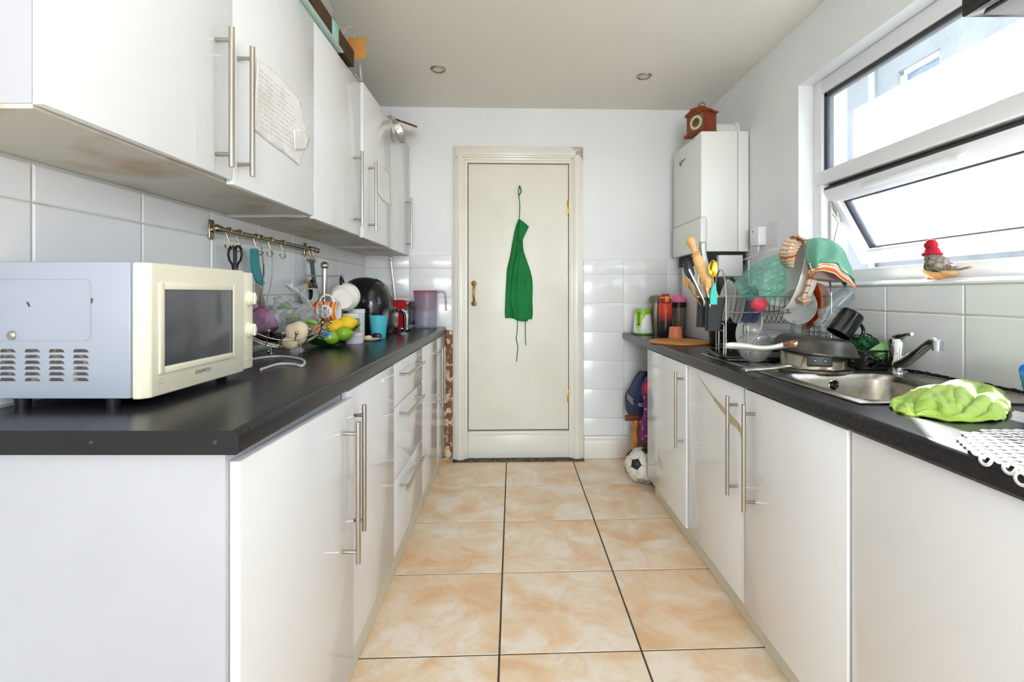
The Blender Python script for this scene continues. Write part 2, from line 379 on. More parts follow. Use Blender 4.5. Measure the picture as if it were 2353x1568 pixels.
# ---- window (outer frame, transom, fixed top pane, open bottom sash)
FX0, FX1 = 1.418, 1.475
wm = MB()
wm.bx(FX0, FX1, 2.25, 2.312, 1.172, 2.11, .005); wm.bx(FX0, FX1, .9, .965, 1.172, 2.11, .005)
wm.bx(FX0+.001, FX1-.001, .92, 2.29, 2.045, 2.109, .005); wm.bx(FX0+.001, FX1-.001, .92, 2.29, 1.173, 1.229, .005)
wm.bx(FX0-.006, FX1+.004, .93, 2.29, 1.625, 1.688, .006)
win = struct(wm.build('window_1', UPVC), 'white plastic window over the sink, lower sash pushed open')
g1 = MB()
for (y0, y1, z0, z1) in ((2.232, 2.251, 1.685, 2.046), (.963, .98, 1.685, 2.046), (.97, 2.245, 2.028, 2.047), (.97, 2.245, 1.684, 1.694)): g1.bx(FX0+.014, FX1-.01, y0, y1, z0, z1)
g1.build('gasket', RUBBER, win)
gp = film('window_glass', 'F2F4F6', .17, .03, 'FAFCFC', 55)
g1 = MB(); g1.bx(1.440, 1.444, .965, 2.25, 1.688, 2.045); g1.build('pane', gp, win)
# sash swung outwards about its top edge
th = math.radians(29); SO = Vector((1.442, 0, 1.607))
def sp(u, Y, t): return SO+Vector((math.sin(th)*u+math.cos(th)*t, Y, -math.cos(th)*u+math.sin(th)*t))
SM = Matrix(((math.sin(th), 0, math.cos(th), SO.x), (0, 1, 0, 0), (-math.cos(th), 0, math.sin(th), SO.z), (0, 0, 0, 1)))
s = MB(); L_ = .385
for (u0, u1, y0, y1) in ((0, .065, .95, 2.262), (L_-.06, L_, .95, 2.262), (.05, L_-.05, 2.195, 2.262), (.05, L_-.05, .95, 1.017)): s.bx(u0, u1, y0, y1, -.02, .035, .006, SM)
for (u0, u1, y0, y1) in ((.055, .075, 1.0, 2.21), (L_-.07, L_-.05, 1.0, 2.21), (.06, L_-.06, 2.185, 2.2), (.06, L_-.06, 1.01, 1.025)): s.bx(u0, u1, y0, y1, -.008, .028, .004, SM)
sash = s.build('sash', UPVC, win)
s = MB()
for (u0, u1, y0, y1) in ((.07, .082, 1.02, 2.19), (L_-.077, L_-.068, 1.02, 2.19), (.07, L_-.07, 2.168, 2.187), (.07, L_-.07, 1.02, 1.035)): s.bx(u0, u1, y0, y1, -.003, .022, 0, SM)
s.bx(-.008, .0, .955, 2.258, -.01, .03, 0, SM)
s.build('gasket', RUBBER, sash)
s = MB(); s.bx(.07, L_-.07, 1.02, 2.185, .006, .010, 0, SM); s.build('pane', gp, sash)
s = MB(); s.bx(.022, .042, 1.56, 2.0, -.034, -.018, .006, SM); s.cyl(sp(.032, 1.57, -.034), sp(.032, 1.57, -.042), .008); s.build('vent_cover', UPVC, sash)
s = MB(); s.bx(L_-.045, L_-.015, 1.42, 1.47, -.035, -.018, .006, SM); s.tube([sp(L_-.03, 1.44, -.03), sp(L_-.04, 1.44, -.05), sp(L_-.075, 1.425, -.055), sp(L_-.13, 1.40, -.052)], [.009, .009, .008, .007]); s.build('window_handle', UPVC, sash)
s = MB()
s.bx(1.45, 1.456, 2.228, 2.25, 1.25, 1.6); s.tube([(1.452, 2.24, 1.52), (1.49, 2.235, 1.45), (1.453, 2.238, 1.30)], .005, 6); s.tube([(1.452, 2.24, 1.57), (1.475, 2.236, 1.53), (1.49, 2.235, 1.45), (1.53, 2.232, 1.47)], .005, 6)
s.build('friction_stay', STEEL, win)
m = MB(); m.bx(RW-.012, 1.42, .88, 2.312, 1.155, 1.165, .003); m.bx(1.39, 1.42, .9, 2.312, 1.165, 1.176, .002); m.build('window_sill', UPVC, win)
m = MB()
for k in range(60):
    y = 1.14+k*.0092; wq = .006+.01*abs(noise.noise(Vector((y*25, 0, 3))))+ .006*abs(noise.noise(Vector((y*80, 0, 3))))
    m.bx(RW-.006-wq*1.3, RW-.004, y, y+.0095, .8605, .864+wq*.8)
struct(m.build('trim_4', mat('black_mould', '1B1A18', rough=.9, bump=(120, 1), nz=(90, '45423C', .5, .65))), 'blackened ragged sealant along the sink')
m = MB(); m.bx(1.58, 9, -4, 12, -.3, -.2); struct(m.build('ground', mat('paving', 'B5B0A6', rough=.9, nz=(3, 'A09A8E', .4, .6))))
bd = thing('building', 'grey rendered neighbouring house wall seen through the upper window pane', 'building', (3.6, 4, -.2))
m = MB(); m.bx(3.6, 6, 1.5, 4.12, -.2, 4.2); m.bx(3.6, 6, 4.58, 8.5, -.2, 4.2); m.bx(3.6, 6, 4.12, 4.58, -.2, 2.15); m.bx(3.6, 6, 4.12, 4.58, 3.2, 4.2); m.build('wall', mat('grey_render', '7E7C78', rough=.9, nz=(2, '6E6C68', .4, .65), bump=(20, .3)), bd)
m = MB(); m.bx(3.63, 3.68, 4.12, 4.16, 2.15, 3.2); m.bx(3.63, 3.68, 4.54, 4.58, 2.15, 3.2); m.bx(3.63, 3.68, 4.12, 4.58, 2.15, 2.19); m.bx(3.63, 3.68, 4.12, 4.58, 3.16, 3.2); m.bx(3.63, 3.68, 4.12, 4.58, 2.92, 2.96)
wf = m.build('window', UPVC, bd); m = MB(); m.bx(3.66, 3.67, 4.15, 4.55, 2.18, 3.17); m.build('pane', mat('blue_pane', '3A4A5E', rough=.1), wf)
m = MB(); m.cyl((3.56, 4.85, 0), (3.56, 4.85, 4.1), .03); m.build('drainpipe', mat('grey_pipe', '9A9A98', rough=.6), bd)

# ------------------------------------------------------------------ KITCHEN UNITS
def bar_v(name, x, y, z0, z1, xd, parent, r=.0065, stem=.045):
    """vertical bar handle: bar at x, door face at xd"""
    m = MB(); m.cyl((x, y, z0), (x, y, z1), r, seg=14)
    for z in (z0+.03, z1-.03): m.cyl((x, y, z), (xd, y, z), r*.8, seg=10)
    return m.build(name, STEEL, parent)
def bar_h(name, x, y0, y1, z, xd, parent, r=.0065):
    m = MB(); m.cyl((x, y0, z), (x, y1, z), r, seg=14)
    for y in (y0+.04, y1-.04): m.cyl((x, y, z), (xd, y, z), r*.8, seg=10)
    return m.build(name, STEEL, parent)
def door(parent, x, y0, y1, z0, z1, s, name='door', gap=.0015, skew=0, t=.018, tz=0):
    """x = front face, s=+1 faces +x; skew moves the far edge outwards; tz lowers the far end"""
    m = MB(); a, b = y0+gap, y1-gap; bv = .0012
    f = lambda y: x+s*skew*(y-a)/(b-a); zz = lambda y: -tz*(y-a)/(b-a)
    bm = bmesh.new(); V = [bm.verts.new(v) for v in [(f(a)-s*t, a, z0), (f(b)-s*t, b, z0+zz(b)), (f(b)-s*t, b, z1), (f(a)-s*t, a, z1), (f(a), a, z0), (f(b), b, z0+zz(b)), (f(b), b, z1), (f(a), a, z1)]]
    for q in [(0, 1, 2, 3), (4, 7, 6, 5), (0, 4, 5, 1), (3, 2, 6, 7), (0, 3, 7, 4), (1, 5, 6, 2)]: bm.faces.new([V[i] for i in q])
    bmesh.ops.bevel(bm, geom=bm.edges[:], offset=bv, segments=2, profile=.5, affect='EDGES'); m.bmadd(bm)
    return m.build(name, GLOSSW, parent)
XL = -.458
def carcass(cab, x0, x1, y0, y1, z0, z1, mt=None, nm='carcass'):
    m = MB(); m.bx(x0, x1, y0, y1, z0, z1, .001); return m.build(nm, mt or CARC, cab)
cab = thing('base_cabinet', 'double-door white base cabinet under the microwave end of the left worktop', 'cabinet', (-.75, 1.35, 0))
carcass(cab, LW+.012, -.478, .818, 1.893, .1, .858)
m = MB(); m.bx(LW+.012, -.4785, .8155, .8175, .1, .858); m.build('end_panel', CARC, cab)
m = MB(); m.bx(LW+.02, -.474, .83, 1.893, 0.001, .1); m.build('plinth', CREAM, cab)
dr = door(cab, XL, .822, 1.345, .1, .843, 1, skew=.022); bar_v('handle', -.398, 1.262, .43, .795, -.437, dr)
dr = door(cab, XL, 1.36, 1.893, .1, .853, 1); bar_v('handle', -.42, 1.385, .455, .812, XL, dr)
cab = thing('drawer_cabinet', 'white three-drawer base unit in the middle of the left run', 'drawer unit', (-.75, 2.19, 0))
carcass(cab, LW+.012, -.478, 1.896, 2.482, .1, .858)
m = MB(); m.bx(LW+.02, -.474, 1.896, 2.482, 0.001, .1); m.build('plinth', CREAM, cab)
for z0, z1, zh in ((.105, .391, .35), (.397, .68, .641), (.686, .853, .80)):
    dr = door(cab, XL, 1.896, 2.482, z0, z1, 1, 'drawer'); bar_h('handle', -.42, 1.945, 2.34, zh, XL, dr)
cab = thing('base_cabinet', 'white base cabinet at the far end of the left run, next to the door frame', 'cabinet', (-.75, 2.9, 0))
carcass(cab, LW+.012, -.478, 2.485, 3.27, .1, .858)
m = MB(); m.bx(LW+.02, -.474, 2.485, 3.27, 0.001, .1); m.build('plinth', CREAM, cab)
dr = door(cab, XL, 2.485, 2.965, .1, .853, 1); bar_v('handle', -.42, 2.925, .45, .80, XL, dr)
dr = door(cab, XL, 2.968, 3.25, .1, .853, 1); bar_v('handle', -.42, 3.03, .47, .80, XL, dr)
# worktops
def worktop(name, x0, x1, y0, y1, z0, z1, s, label):
    """front edge at x1 if s>0 else at x0; rounded along the front"""
    m = MB(); r = .014; xf = x1 if s > 0 else x0; xb = x0 if s > 0 else x1; pr = [(xb, z0), (xb, z1)]
    for k in range(7):
        a = PI/2*k/6; pr.append((xf-s*r+s*r*math.sin(a), z1-r+r*math.cos(a)))
    for k in range(4):
        a = PI/2*k/3; pr.append((xf-s*.005+s*.005*math.cos(a), z0+.005-.005*math.sin(a)))
    n = len(pr); V = [(x, y0, z) for x, z in pr]+[(x, y1, z) for x, z in pr]
    m.add(V, [(i, (i+1) % n, (i+1) % n+n, i+n) for i in range(n)]); m.cur = 1; m.add(V, [tuple(range(n)), tuple(range(n, 2*n))[::-1]])
    o = m.build(name, [TOP, TOPEND], None, org=(x0, y0, z0), ang=50); tag(o, label, 'worktop'); return o
wl = worktop('worktop', LW+.006, -.449, .802, 3.322, .861, .901, 1, 'long black laminate worktop on the left under the microwave')
for x in (-.69, -.487): m = MB(); m.lathe([(0, 0), (.0035, 0), (.003, .0012), (0, .0015)], axis((x, .802, .882), (x, .7, .882)), 12); m.build('screw', mat('dull_screw', '55554F', rough=.5, metal=.8), wl)

# wall cabinets
def updoor(cab, y0, y1, z0, z1, hy, **k):
    skew = k.get('skew', 0); dr = door(cab, -.70+k.get('dx', 0), y0, y1, z0, z1, 1, gap=.0012, skew=skew)
    bar_v('handle', -.663+k.get('dx', 0), hy, 1.425, 1.755, -.70+k.get('dx', 0)+skew*(.9 if hy > (y0+y1)/2 else .05), dr); return dr
up = thing('wall_cabinet', 'tall double-door white wall cabinet above the microwave, paper list on its right door', 'wall cabinet', (-.86, 1.2, 1.4))
carcass(up, LW+.002, -.722, .735, 1.724, 1.412, 2.09)
m = MB(); m.bx(LW+.002, -.722, .7365, 1.7225, 1.4045, 1.4118); m.build('base_board', UNDER, up)
updoor(up, .7305, 1.2235, 1.409, 2.10, 1.155); d2 = updoor(up, 1.2255, 1.7255, 1.40, 2.09, 1.247)
up2 = thing('wall_cabinet', 'double-door white wall cabinet over the hook rail, small note on its right door', 'wall cabinet', (-.86, 2.24, 1.39))
carcass(up2, LW+.002, -.722, 1.7275, 2.76, 1.400, 2.09)
m = MB(); m.bx(LW+.002, -.722, 1.7285, 2.758, 1.3965, 1.3998); m.build('base_board', UNDER, up2)
updoor(up2, 1.728, 2.238, 1.392, 2.088, 2.156); d4 = updoor(up2, 2.252, 2.762, 1.386, 2.10, 2.33, dx=.012)
up3 = thing('wall_cabinet', 'single-door white wall cabinet in the far left corner', 'wall cabinet', (-.86, 3.04, 1.39))
carcass(up3, LW+.002, -.722, 2.7645, 3.30, 1.39, 2.11)
m = MB(); m.bx(LW+.002, -.722, 2.766, 3.298, 1.3862, 1.3898); m.build('base_board', UNDER, up3)
updoor(up3, 2.766, 3.315, 1.386, 2.12, 3.20)
# papers
def scribbles(m, P, rows, u0, u1, v0, v1, amp=.0016, r=.0004, seed=1, step=.006):
    rd = random.Random(seed)
    for j in range(rows):
        v = v1+(v0-v1)*(j+.5)/rows; u = u0+rd.uniform(0, .01); end = u1-rd.uniform(0, (u1-u0)*.35)
        while u < end:
            ln = rd.uniform(.012, .03); pts = []
            k = 0
            while k*.002 < ln: pts.append(P(u+k*.002, v+amp*math.sin(k*2.1+rd.random())+rd.uniform(-.0006, .0006))); k += 1
            m.tube(pts, r, 4); u += ln+.006
PAPER = mat('paper', 'EDECEA', rough=.8); PAPER2 = mat('worn_paper', 'EAE8E5', rough=.75, nz=(14, 'E0DAD4', .45, .6)); INK = mat('grey_ink', 'B9B9BE', rough=.7)
px_ = -.6985
nt_ = thing('paper_note', 'large crinkled handwritten paper list taped to a wall cabinet door', 'paper', (px_, 1.5, 1.56))
def dpt(a, b): Y = .6975*1125/(1178-a); return Vector((px_, Y, CAM_H-(b-676)*Y/1125))
cols = [((583, 298), (590, 133)), ((601, 313), (615, 152)), ((620, 328), (640, 172)), ((638, 342), (656, 186)), ((655, 354), (670, 205)), ((670, 366), (683, 222)), ((680, 373), (692, 241)), ((688, 380), (696, 270)), ((697, 352), (702, 290)), ((706, 330), (710, 312))]
rows = [[dpt(*a).lerp(dpt(*b), t_/4) for t_ in range(5)] for a, b in cols]
m = MB(); m.loft(rows, 36, 18, amp=.0016, ns=38, fn=lambda u, v: (.0014, 0, 0)); m.build('sheet', PAPER2, nt_, thick=.0004)
m = MB(); scribbles(m, lambda u, v: Vector((px_+.0031, u, v)), 12, 1.34, 1.60, 1.58, 1.75); m.build('handwriting', INK, nt_)
m = MB(); m.loft([[dpt(672, 300), dpt(674, 345)], [dpt(690, 295), dpt(692, 345)], [dpt(711, 318), dpt(703, 342)]], 8, 8, amp=.001, ns=50, fn=lambda u, v: (.004, 0, 0)); m.build('torn_flap', PAPER2, nt_, thick=.0004)
nt_ = thing('paper_note', 'small curling note on the wall cabinet door behind the two close handles', 'paper', (px_+.012, 2.6, 1.61))
q = px_+.0125
m = MB(); m.loft([[(q, 2.49, 1.64), (q, 2.49, 1.72), (q, 2.49, 1.807)], [(q+.001, 2.58, 1.622), (q+.001, 2.6, 1.71), (q, 2.60, 1.80)], [(q+.014, 2.72, 1.613), (q+.004, 2.73, 1.70), (q+.002, 2.72, 1.79)]], 10, 10); m.build('sheet', PAPER, nt_, thick=.0004)
m = MB(); scribbles(m, lambda u, v: Vector((q+.0025+(u-2.5)*.006, u, v)), 7, 2.5, 2.7, 1.66, 1.79, seed=5); m.build('handwriting', INK, nt_)

# right run
XR = .765
rb = thing('base_cabinet', 'white single-door base cabinet at the far end of the right run', 'cabinet', (1.05, 2.45, 0))
def rcarc(c, y0, y1, zt=.819):
    carcass(c, XR+.02, RW-.012, y0, y1, .1, zt)
    m = MB(); m.bx(.802, RW-.02, y0, y1, .001, .1); m.build('plinth', CREAM, c)
def rdoor(c, y0, y1, hy=None, dx=0, z1=.815, skew=0):
    dr = door(c, XR+dx, y0, y1, .098, z1, -1, gap=.0015, skew=skew)
    if hy: bar_v('handle', .73+dx, hy, .441, .778, XR+dx, dr)
    return dr
rcarc(rb, 2.143, 2.758); rdoor(rb, 2.143, 2.758, 2.175, -.006)
rb = thing('base_cabinet', 'double-door white base cabinet under the sink, brown peeling patch on one door', 'cabinet', (1.05, 1.63, 0))
rcarc(rb, 1.112, 2.140, .66); pd = rdoor(rb, 1.618, 2.134, 1.665); rdoor(rb, 1.112, 1.602, 1.537, -.005)
m = MB(); xx = XR-.0013
poly = [(2.03, .79), (1.95, .765), (1.85, .735), (1.76, .712), (1.70, .70), (1.655, .69), (1.63, .672), (1.622, .60), (1.628, .60), (1.64, .655), (1.67, .668), (1.72, .672), (1.78, .695), (1.86, .722)]
m.prism([(xx, y, z) for y, z in poly], (.002, 0, 0)); m.build('peeling_patch', mat('peeled_board', 'C8BEA2', rough=.8, nz=(25, 'B59A62', .45, .7), bump=(50, .6)), pd)['label'] = 'brown peeled vinyl patch'
rb = thing('base_cabinet', 'white handleless base panel nearest the camera on the right', 'cabinet', (1.05, .8, 0))
rcarc(rb, .3, 1.106); rdoor(rb, .5, 1.106); rdoor(rb, .3, .498)
BX0, BX1, BY0, BY1 = .872, 1.215, 1.212, 1.60      # sink bowl opening
m = MB()
def profR():
    r = .014; xf = .752; pr = []
    for k in range(7):
        a = PI/2*k/6; pr.append((xf+r-r*math.sin(a), .861-r+r*math.cos(a)))
    for k in range(4):
        a = PI/2*k/3; pr.append((xf+.005-.005*math.cos(a), .821+.005-.005*math.sin(a)))
    return pr
def ext(pr, y0, y1):
    n = len(pr); V = [(x, y0, z) for x, z in pr]+[(x, y1, z) for x, z in pr]
    m.add(V, [(i, (i+1) % n, (i+1) % n+n, i+n) for i in range(n)]+[tuple(range(n)), tuple(range(n, 2*n))[::-1]])
pf = profR()
ext([(BX0-.004, .861)]+pf+[(BX0-.004, .821)], .3, 3.36)
m.bx(BX0-.004, RW-.007, .3, BY0-.004, .821, .861); m.bx(BX0-.004, RW-.007, BY1+.004, 3.36, .821, .861); m.bx(BX1+.004, RW-.007, BY0-.004, BY1+.004, .821, .861)
wt = m.build('worktop', [TOP], None, org=(1.05, 1.8, .821), ang=50); tag(wt, 'black laminate worktop on the right holding the steel sink', 'worktop')
# ------------------------------------------------------------------ LEFT WORKTOP THINGS
ZL, ZR = .901, .861
MWS = mat('microwave_metal', 'A9AFBD', rough=.3, nz=(4, 'A3A9B7', .4, .7)); MWC = mat('cream_plastic', 'E9E4CE', rough=.35, nz=(5, 'E4DAB8', .5, .8)); DARK = mat('vent_dark', '4A4743', rough=.8, nz=(60, '8F7F66', .5, .7))
mw = thing('microwave', 'cream-fronted white microwave oven at the near end of the left worktop', 'microwave', (-.86, 1.15, ZL))
m = MB(); m.bx(-1.0, -.742, .95, 1.352, .921, 1.188, .004)
for a, b, c, d in ((-1.0, -.824, 1.1535, 1.1555), (-1.0, -.826, 1.034, 1.036)): m.bx(a, b, .9485, .951, c, d, .0008)
m.tube([(-.83, .9495, 1.1545), (-.8225, .9495, 1.152), (-.819, .9495, 1.146), (-.819, .9495, 1.045), (-.822, .9495, 1.038), (-.83, .9495, 1.035)], .0014, 6)
body = m.build('body', MWS, mw)
m = MB()
for ci, cx in enumerate((-.995, -.947, -.900, -.853)):
    for k in range(6):
        z = .959+k*.0112; h = .0032; x0, x1 = cx, cx+.031
        if x0 < -1.0: x0 = -1.0
        m.prism([(x0, .9495, z-h), (x1, .9495, z-h), (x1-.004, .9495, z+h*.6), (x1-.008, .9495, z+h), (x0+.003, .9495, z+h)], (0, .0015, 0))
m.build('vent', DARK, body)
for p, a in (((-.939, .949, 1.105), -.5), ((-.816, .949, 1.112), .15)):
    m = MB(); m.bx(-.0012, .0012, -.0006, .0006, -.005, .005, 0, Matrix.Translation(p) @ Matrix.Rotation(a, 4, 'Y')); m.build('slot', DARK, body)
m = MB(); m.lathe([(0, 0), (.009, 0), (.0085, .002), (.004, .0035), (0, .004)], axis((-.972, .95, 1.045), (-.972, .9, 1.045)), 20); m.build('screw', STEEL, body)
# door and control panel
m = MB()
V0 = [(-.740, .9505), (-.727, .953), (-.713, .966), (-.713, 1.300), (-.740, 1.300)]
m.prism([(x, y, .919) for x, y in V0], (0, 0, .268))
bm = bmesh.new(); bm.from_mesh((lambda me: (me.from_pydata(m.V, [], m.F), me)[1])(bpy.data.meshes.new('t')))
bmesh.ops.bevel(bm, geom=[e for e in bm.edges], offset=.004, segments=3, profile=.5, affect='EDGES'); m = MB(); m.bmadd(bm)
wy0, wy1, wz0, wz1 = 1.0, 1.243, .977, 1.134
for a, b, c, d in ((wy0-.014, wy0, wz0-.014, wz1+.014), (wy1, wy1+.014, wz0-.014, wz1+.014), (wy0, wy1, wz0-.014, wz0), (wy0, wy1, wz1, wz1+.014)): m.bx(-.716, -.7095, a, b, c, d, .002)
mdoor = m.build('door', MWC, mw)
m = MB(); m.bx(-.7145, -.7115, wy0, wy1, wz0, wz1, .001); m.build('window', mat('microwave_glass', '5C5D60', rough=.12, nz=(9, '4C4E50', .45, .65)), mdoor)
text_part('brand_text', 'DAEWOO', .0125, Matrix.Translation((-.7128, 1.128, .9485)) @ R3((0, 1, 0), (0, 0, 1), (1, 0, 0)), mat('logo_grey', '7E7A70', rough=.5), mdoor)
m = MB()
for a, b in ((.996, 1.0), (.99, .992), (.984, .986)): pass
m.tube([(-.7125, .984, .952), (-.7125, .992, .955), (-.7125, .997, .950), (-.7125, .988, .946), (-.7125, .983, .949)], .0005, 4); m.tube([(-.7125, .984, .942), (-.7125, .997, .944)], .0005, 4)
m.build('symbol', mat('logo_pale', 'B4AF9F', rough=.6), mdoor)
m = MB(); m.bx(-.740, -.7165, 1.302, 1.354, .922, 1.184, .006); cp = m.build('control_panel', MWC, mw)
for z in (1.113, 1.028):
    m = MB(); A = axis((-.7165, 1.331, z), (-.6, 1.331, z)); m.lathe([(0, 0), (.021, 0), (.019, .006), (.0165, .006), (.0155, .013), (.013, .015), (0, .015)], A, 28)
    m.bx(-.003, .003, -.0155, .0155, .010, .018, .001, A); m.build('knob', MWC, cp)
m = MB()
for z in (.945, .965, .985): m.bx(-.7168, -.7158, 1.312, 1.348, z, z+.001)
m.build('groove', mat('groove_grey', 'B8B29C', rough=.6), cp)
for x, y in ((-.97, .97), (-.79, .97), (-.97, 1.33), (-.79, 1.33)):
    m = MB(); m.cyl((x, y, ZL), (x, y, .9225), .012, .014, 14); m.build('foot', BLACKP, mw)
m = MB(); P = [Vector(((px-1178)/1125*(.221*1125/(py-676)), .221*1125/(py-676), .905)) for px, py in ((600, 850), (640, 838), (672, 838), (693, 842), (700, 834), (690, 826), (650, 820), (610, 822), (570, 828))]
m.tube(smooth_path(P, 60), .0042, 8); tag(m.build('power_cable', mat('grey_cable', 'BDBDBB', rough=.4), None, org=(-.7, 1.55, .9)), 'looped pale grey power cable lying on the left worktop behind the microwave', 'cable')

# rail with hooks
RX, RZ = -.962, 1.339
rl = thing('hook_rail', 'aged nickel utensil rail fixed to the left tiled wall', 'rail', (LW, 1.64, RZ))
m = MB(); m.cyl((RX, 1.60, RZ), (RX, 2.40, RZ), .0078, seg=16); m.sph((RX, 1.593, RZ), .013); m.sph((RX, 2.41, RZ), .013); m.cyl((RX, 1.607, RZ), (RX, 1.616, RZ), .0105); m.cyl((RX, 2.385, RZ), (RX, 2.393, RZ), .0105)
m.build('bar', OLDM, rl)
for y in (1.625, 2.36):
    m = MB(); m.bx(LW+.006, LW+.013, y-.013, y+.013, RZ-.033, RZ+.033, .006); m.sph((LW+.012, y, RZ), .011, (1, 1, 1)); m.cyl((LW+.012, y, RZ), (RX, y, RZ), .005); m.sph((LW+.014, y, RZ-.022), .004)
    m.build('bracket', OLDM, rl)
hk = None; hooks = [(1.660, 'empty-handed leftmost hook on the nickel rail, at the bracket end'), (1.722, 'second hook on the nickel rail, carrying the black scissors'), (1.835, 'hook on the nickel rail carrying the teal-handled peeler'), (1.868, 'hook on the nickel rail carrying the flat metal server'), (1.945, 'hook on the nickel rail carrying the thin wire whisk'), (2.052, 'empty hook standing alone past the wire whisk'),
          (2.318, 'nearest of the four hooks bunched at the far end of the nickel rail'), (2.335, 'hook carrying the green-handled spoon among the four bunched at the far rail end'), (2.352, 'third of the four hooks bunched at the far end of the nickel rail'), (2.372, 'last hook of all, right beside the far end ball of the nickel rail')]
for y, lb in hooks:
    if hk is None:
        m = MB(); pts = [(.006, .0, -.006), (.0105, 0, .002), (.006, 0, .0095), (-.002, 0, .0115), (-.0095, 0, .007), (-.0105, 0, -.003), (-.003, .004, -.030), (.004, .009, -.050), (.001, .011, -.060), (-.008, .008, -.064), (-.014, .003, -.057), (-.014, .001, -.050)]
        m.tube(smooth_path(pts, 40), .0022, 8); m.sph((-.014, .001, -.049), .0038); hk = m.build('hook', OLDM); o = hk
    else: o = copy_tree(hk)
    o.location = (RX, y, RZ); o.rotation_euler = (0, 0, random.uniform(-.15, .15))
    tag(o, lb, 'hook', 'hooks on the utensil rail')
def hang(name, label, category, y, z=1.285): return thing(name, label, category, (RX, y, z))
TEAL = mat('teal_plastic', '1B8C96', rough=.4); GREYM = mat('grey_metal', 'A8A6A2', rough=.35, metal=.9)
sc_ = hang('scissors', 'black-handled scissors hanging from the nickel rail', 'scissors', 1.70)
def yz(px, py, x): Y = x*1125/(px-1178); return Vector((x, Y, CAM_H-(py-676)/1125*Y))
m = MB()
for s_ in (-1, 1):
    cx = 540+s_*8; m.tube([yz(p, q, RX) for p, q in [(cx-s_*4, 566), (cx+s_*1, 566), (cx+s_*6, 574), (cx+s_*7.5, 586), (cx+s_*5, 598), (cx-s_*2, 608), (cx-s_*4, 620), (cx-s_*6.5, 620), (cx-s_*6, 590), (cx-s_*6, 572)]], .0040, 8, True)
m.build('handle', BLACKP, sc_)
m = MB(); m.prism([yz(p, q, RX) for p, q in [(536, 616), (544, 616), (543, 655), (540, 668), (537, 655)]], (.003, 0, 0)); m.build('blade', STEEL, sc_)
pl = hang('peeler', 'slicer with curved teal handle hanging from the nickel rail', 'kitchen utensil', 1.84)
m = MB(); m.prism([yz(p, q, RX-.006) for p, q in [(574, 572), (583, 571), (589, 577), (591, 592), (593, 612), (597, 628), (604, 652), (600, 657), (588, 650), (578, 630), (574, 605)]], (.008, 0, 0)); m.build('handle', TEAL, pl)
m = MB(); m.prism([yz(p, q, RX) for p, q in [(586, 650), (596, 655), (606, 690), (612, 722), (600, 722), (588, 690)]], (.003, 0, 0)); m.build('blade', GREYM, pl)
fs = hang('server', 'flat curved steel server hanging beside the teal peeler', 'kitchen utensil', 1.87)
m = MB(); P = [yz(p, q, RX+.004) for p, q in [(598, 576), (603, 590), (605, 620), (604, 650), (600, 680), (594, 705), (590, 725)]]
for a, b in zip(smooth_path(P, 16), smooth_path(P, 16)[1:]): m.prism([a+Vector((0, -.004, 0)), a+Vector((0, .004, 0)), b+Vector((0, .004, 0)), b+Vector((0, -.004, 0))], (.002, 0, 0))
m.build('handle', GREYM, fs)
m = MB(); m.tube(smooth_path([yz(p, q, RX+.004) for p, q in [(623, 576), (626, 598), (626, 630), (621, 660), (614, 690), (610, 720)]], 24), .0024, 6)
tag(m.build('wire_whisk', GREYM, None, org=(RX, 1.95, 1.28)), 'long thin steel wire utensil on the fifth rail hook', 'kitchen utensil')
ld = hang('ladle', 'dark slotted spoon with green handle hanging at the far end of the rail', 'kitchen utensil', 2.33)
m = MB(); m.prism([yz(p, q, RX) for p, q in [(711, 597), (718, 597), (724, 650), (717, 652)]], (.006, 0, 0)); m.build('handle', mat('green_handle', '3C5A50', rough=.5), ld)
m = MB(); m.sph(yz(718, 668, RX), .052, (.35, 1, 1.05)); m.build('bowl', mat('dark_metal', '3B3C3E', rough=.25, metal=.8), ld)

# mug tree and mugs
MT = W(746, 700, 2.27); MT.z = ZL
mt = thing('mug_tree', 'brushed steel mug tree on the left worktop behind the fruit', 'mug rack', MT)
m = MB(); m.cyl(MT+Vector((0, 0, .008)), MT+Vector((0, 0, .342)), .0125, seg=20); m.sph(MT+Vector((0, 0, .356)), .0185); m.build('pole', STEEL, mt)
m = MB(); m.lathe([(0, 0), (.052, 0), (.052, .006), (.045, .010), (0, .011)], Matrix.Translation(MT), 32); m.build('base', STEEL, mt)
for k, (dx, dy, z) in enumerate(((-.078, -.01, 1.207), (.078, .01, 1.207), (.012, -.06, 1.105), (-.02, .06, 1.13))):
    m = MB(); q = Vector((MT.x, MT.y, z)); e_ = q+Vector((dx, dy, .004)); m.cyl(q, e_, .0035, seg=10); m.sph(e_, .006); m.build('arm', STEEL, mt)
def mugprof(r, h, t=.0035): return [(0, 0), (r*.86, 0), (r*.95, .004), (r, .012), (r, h-.002), (r-t/2, h), (r-t, h-.002), (r-t, .012), (r*.8, t+.001), (0, t+.001)]
def ring(c, ax1, ax2, a, b, n=18, t0=-PI/2, t1=PI/2): return [Vector(c)+Vector(ax1)*a*math.cos(t0+(t1-t0)*k/n)+Vector(ax2)*b*math.sin(t0+(t1-t0)*k/n) for k in range(n+1)]
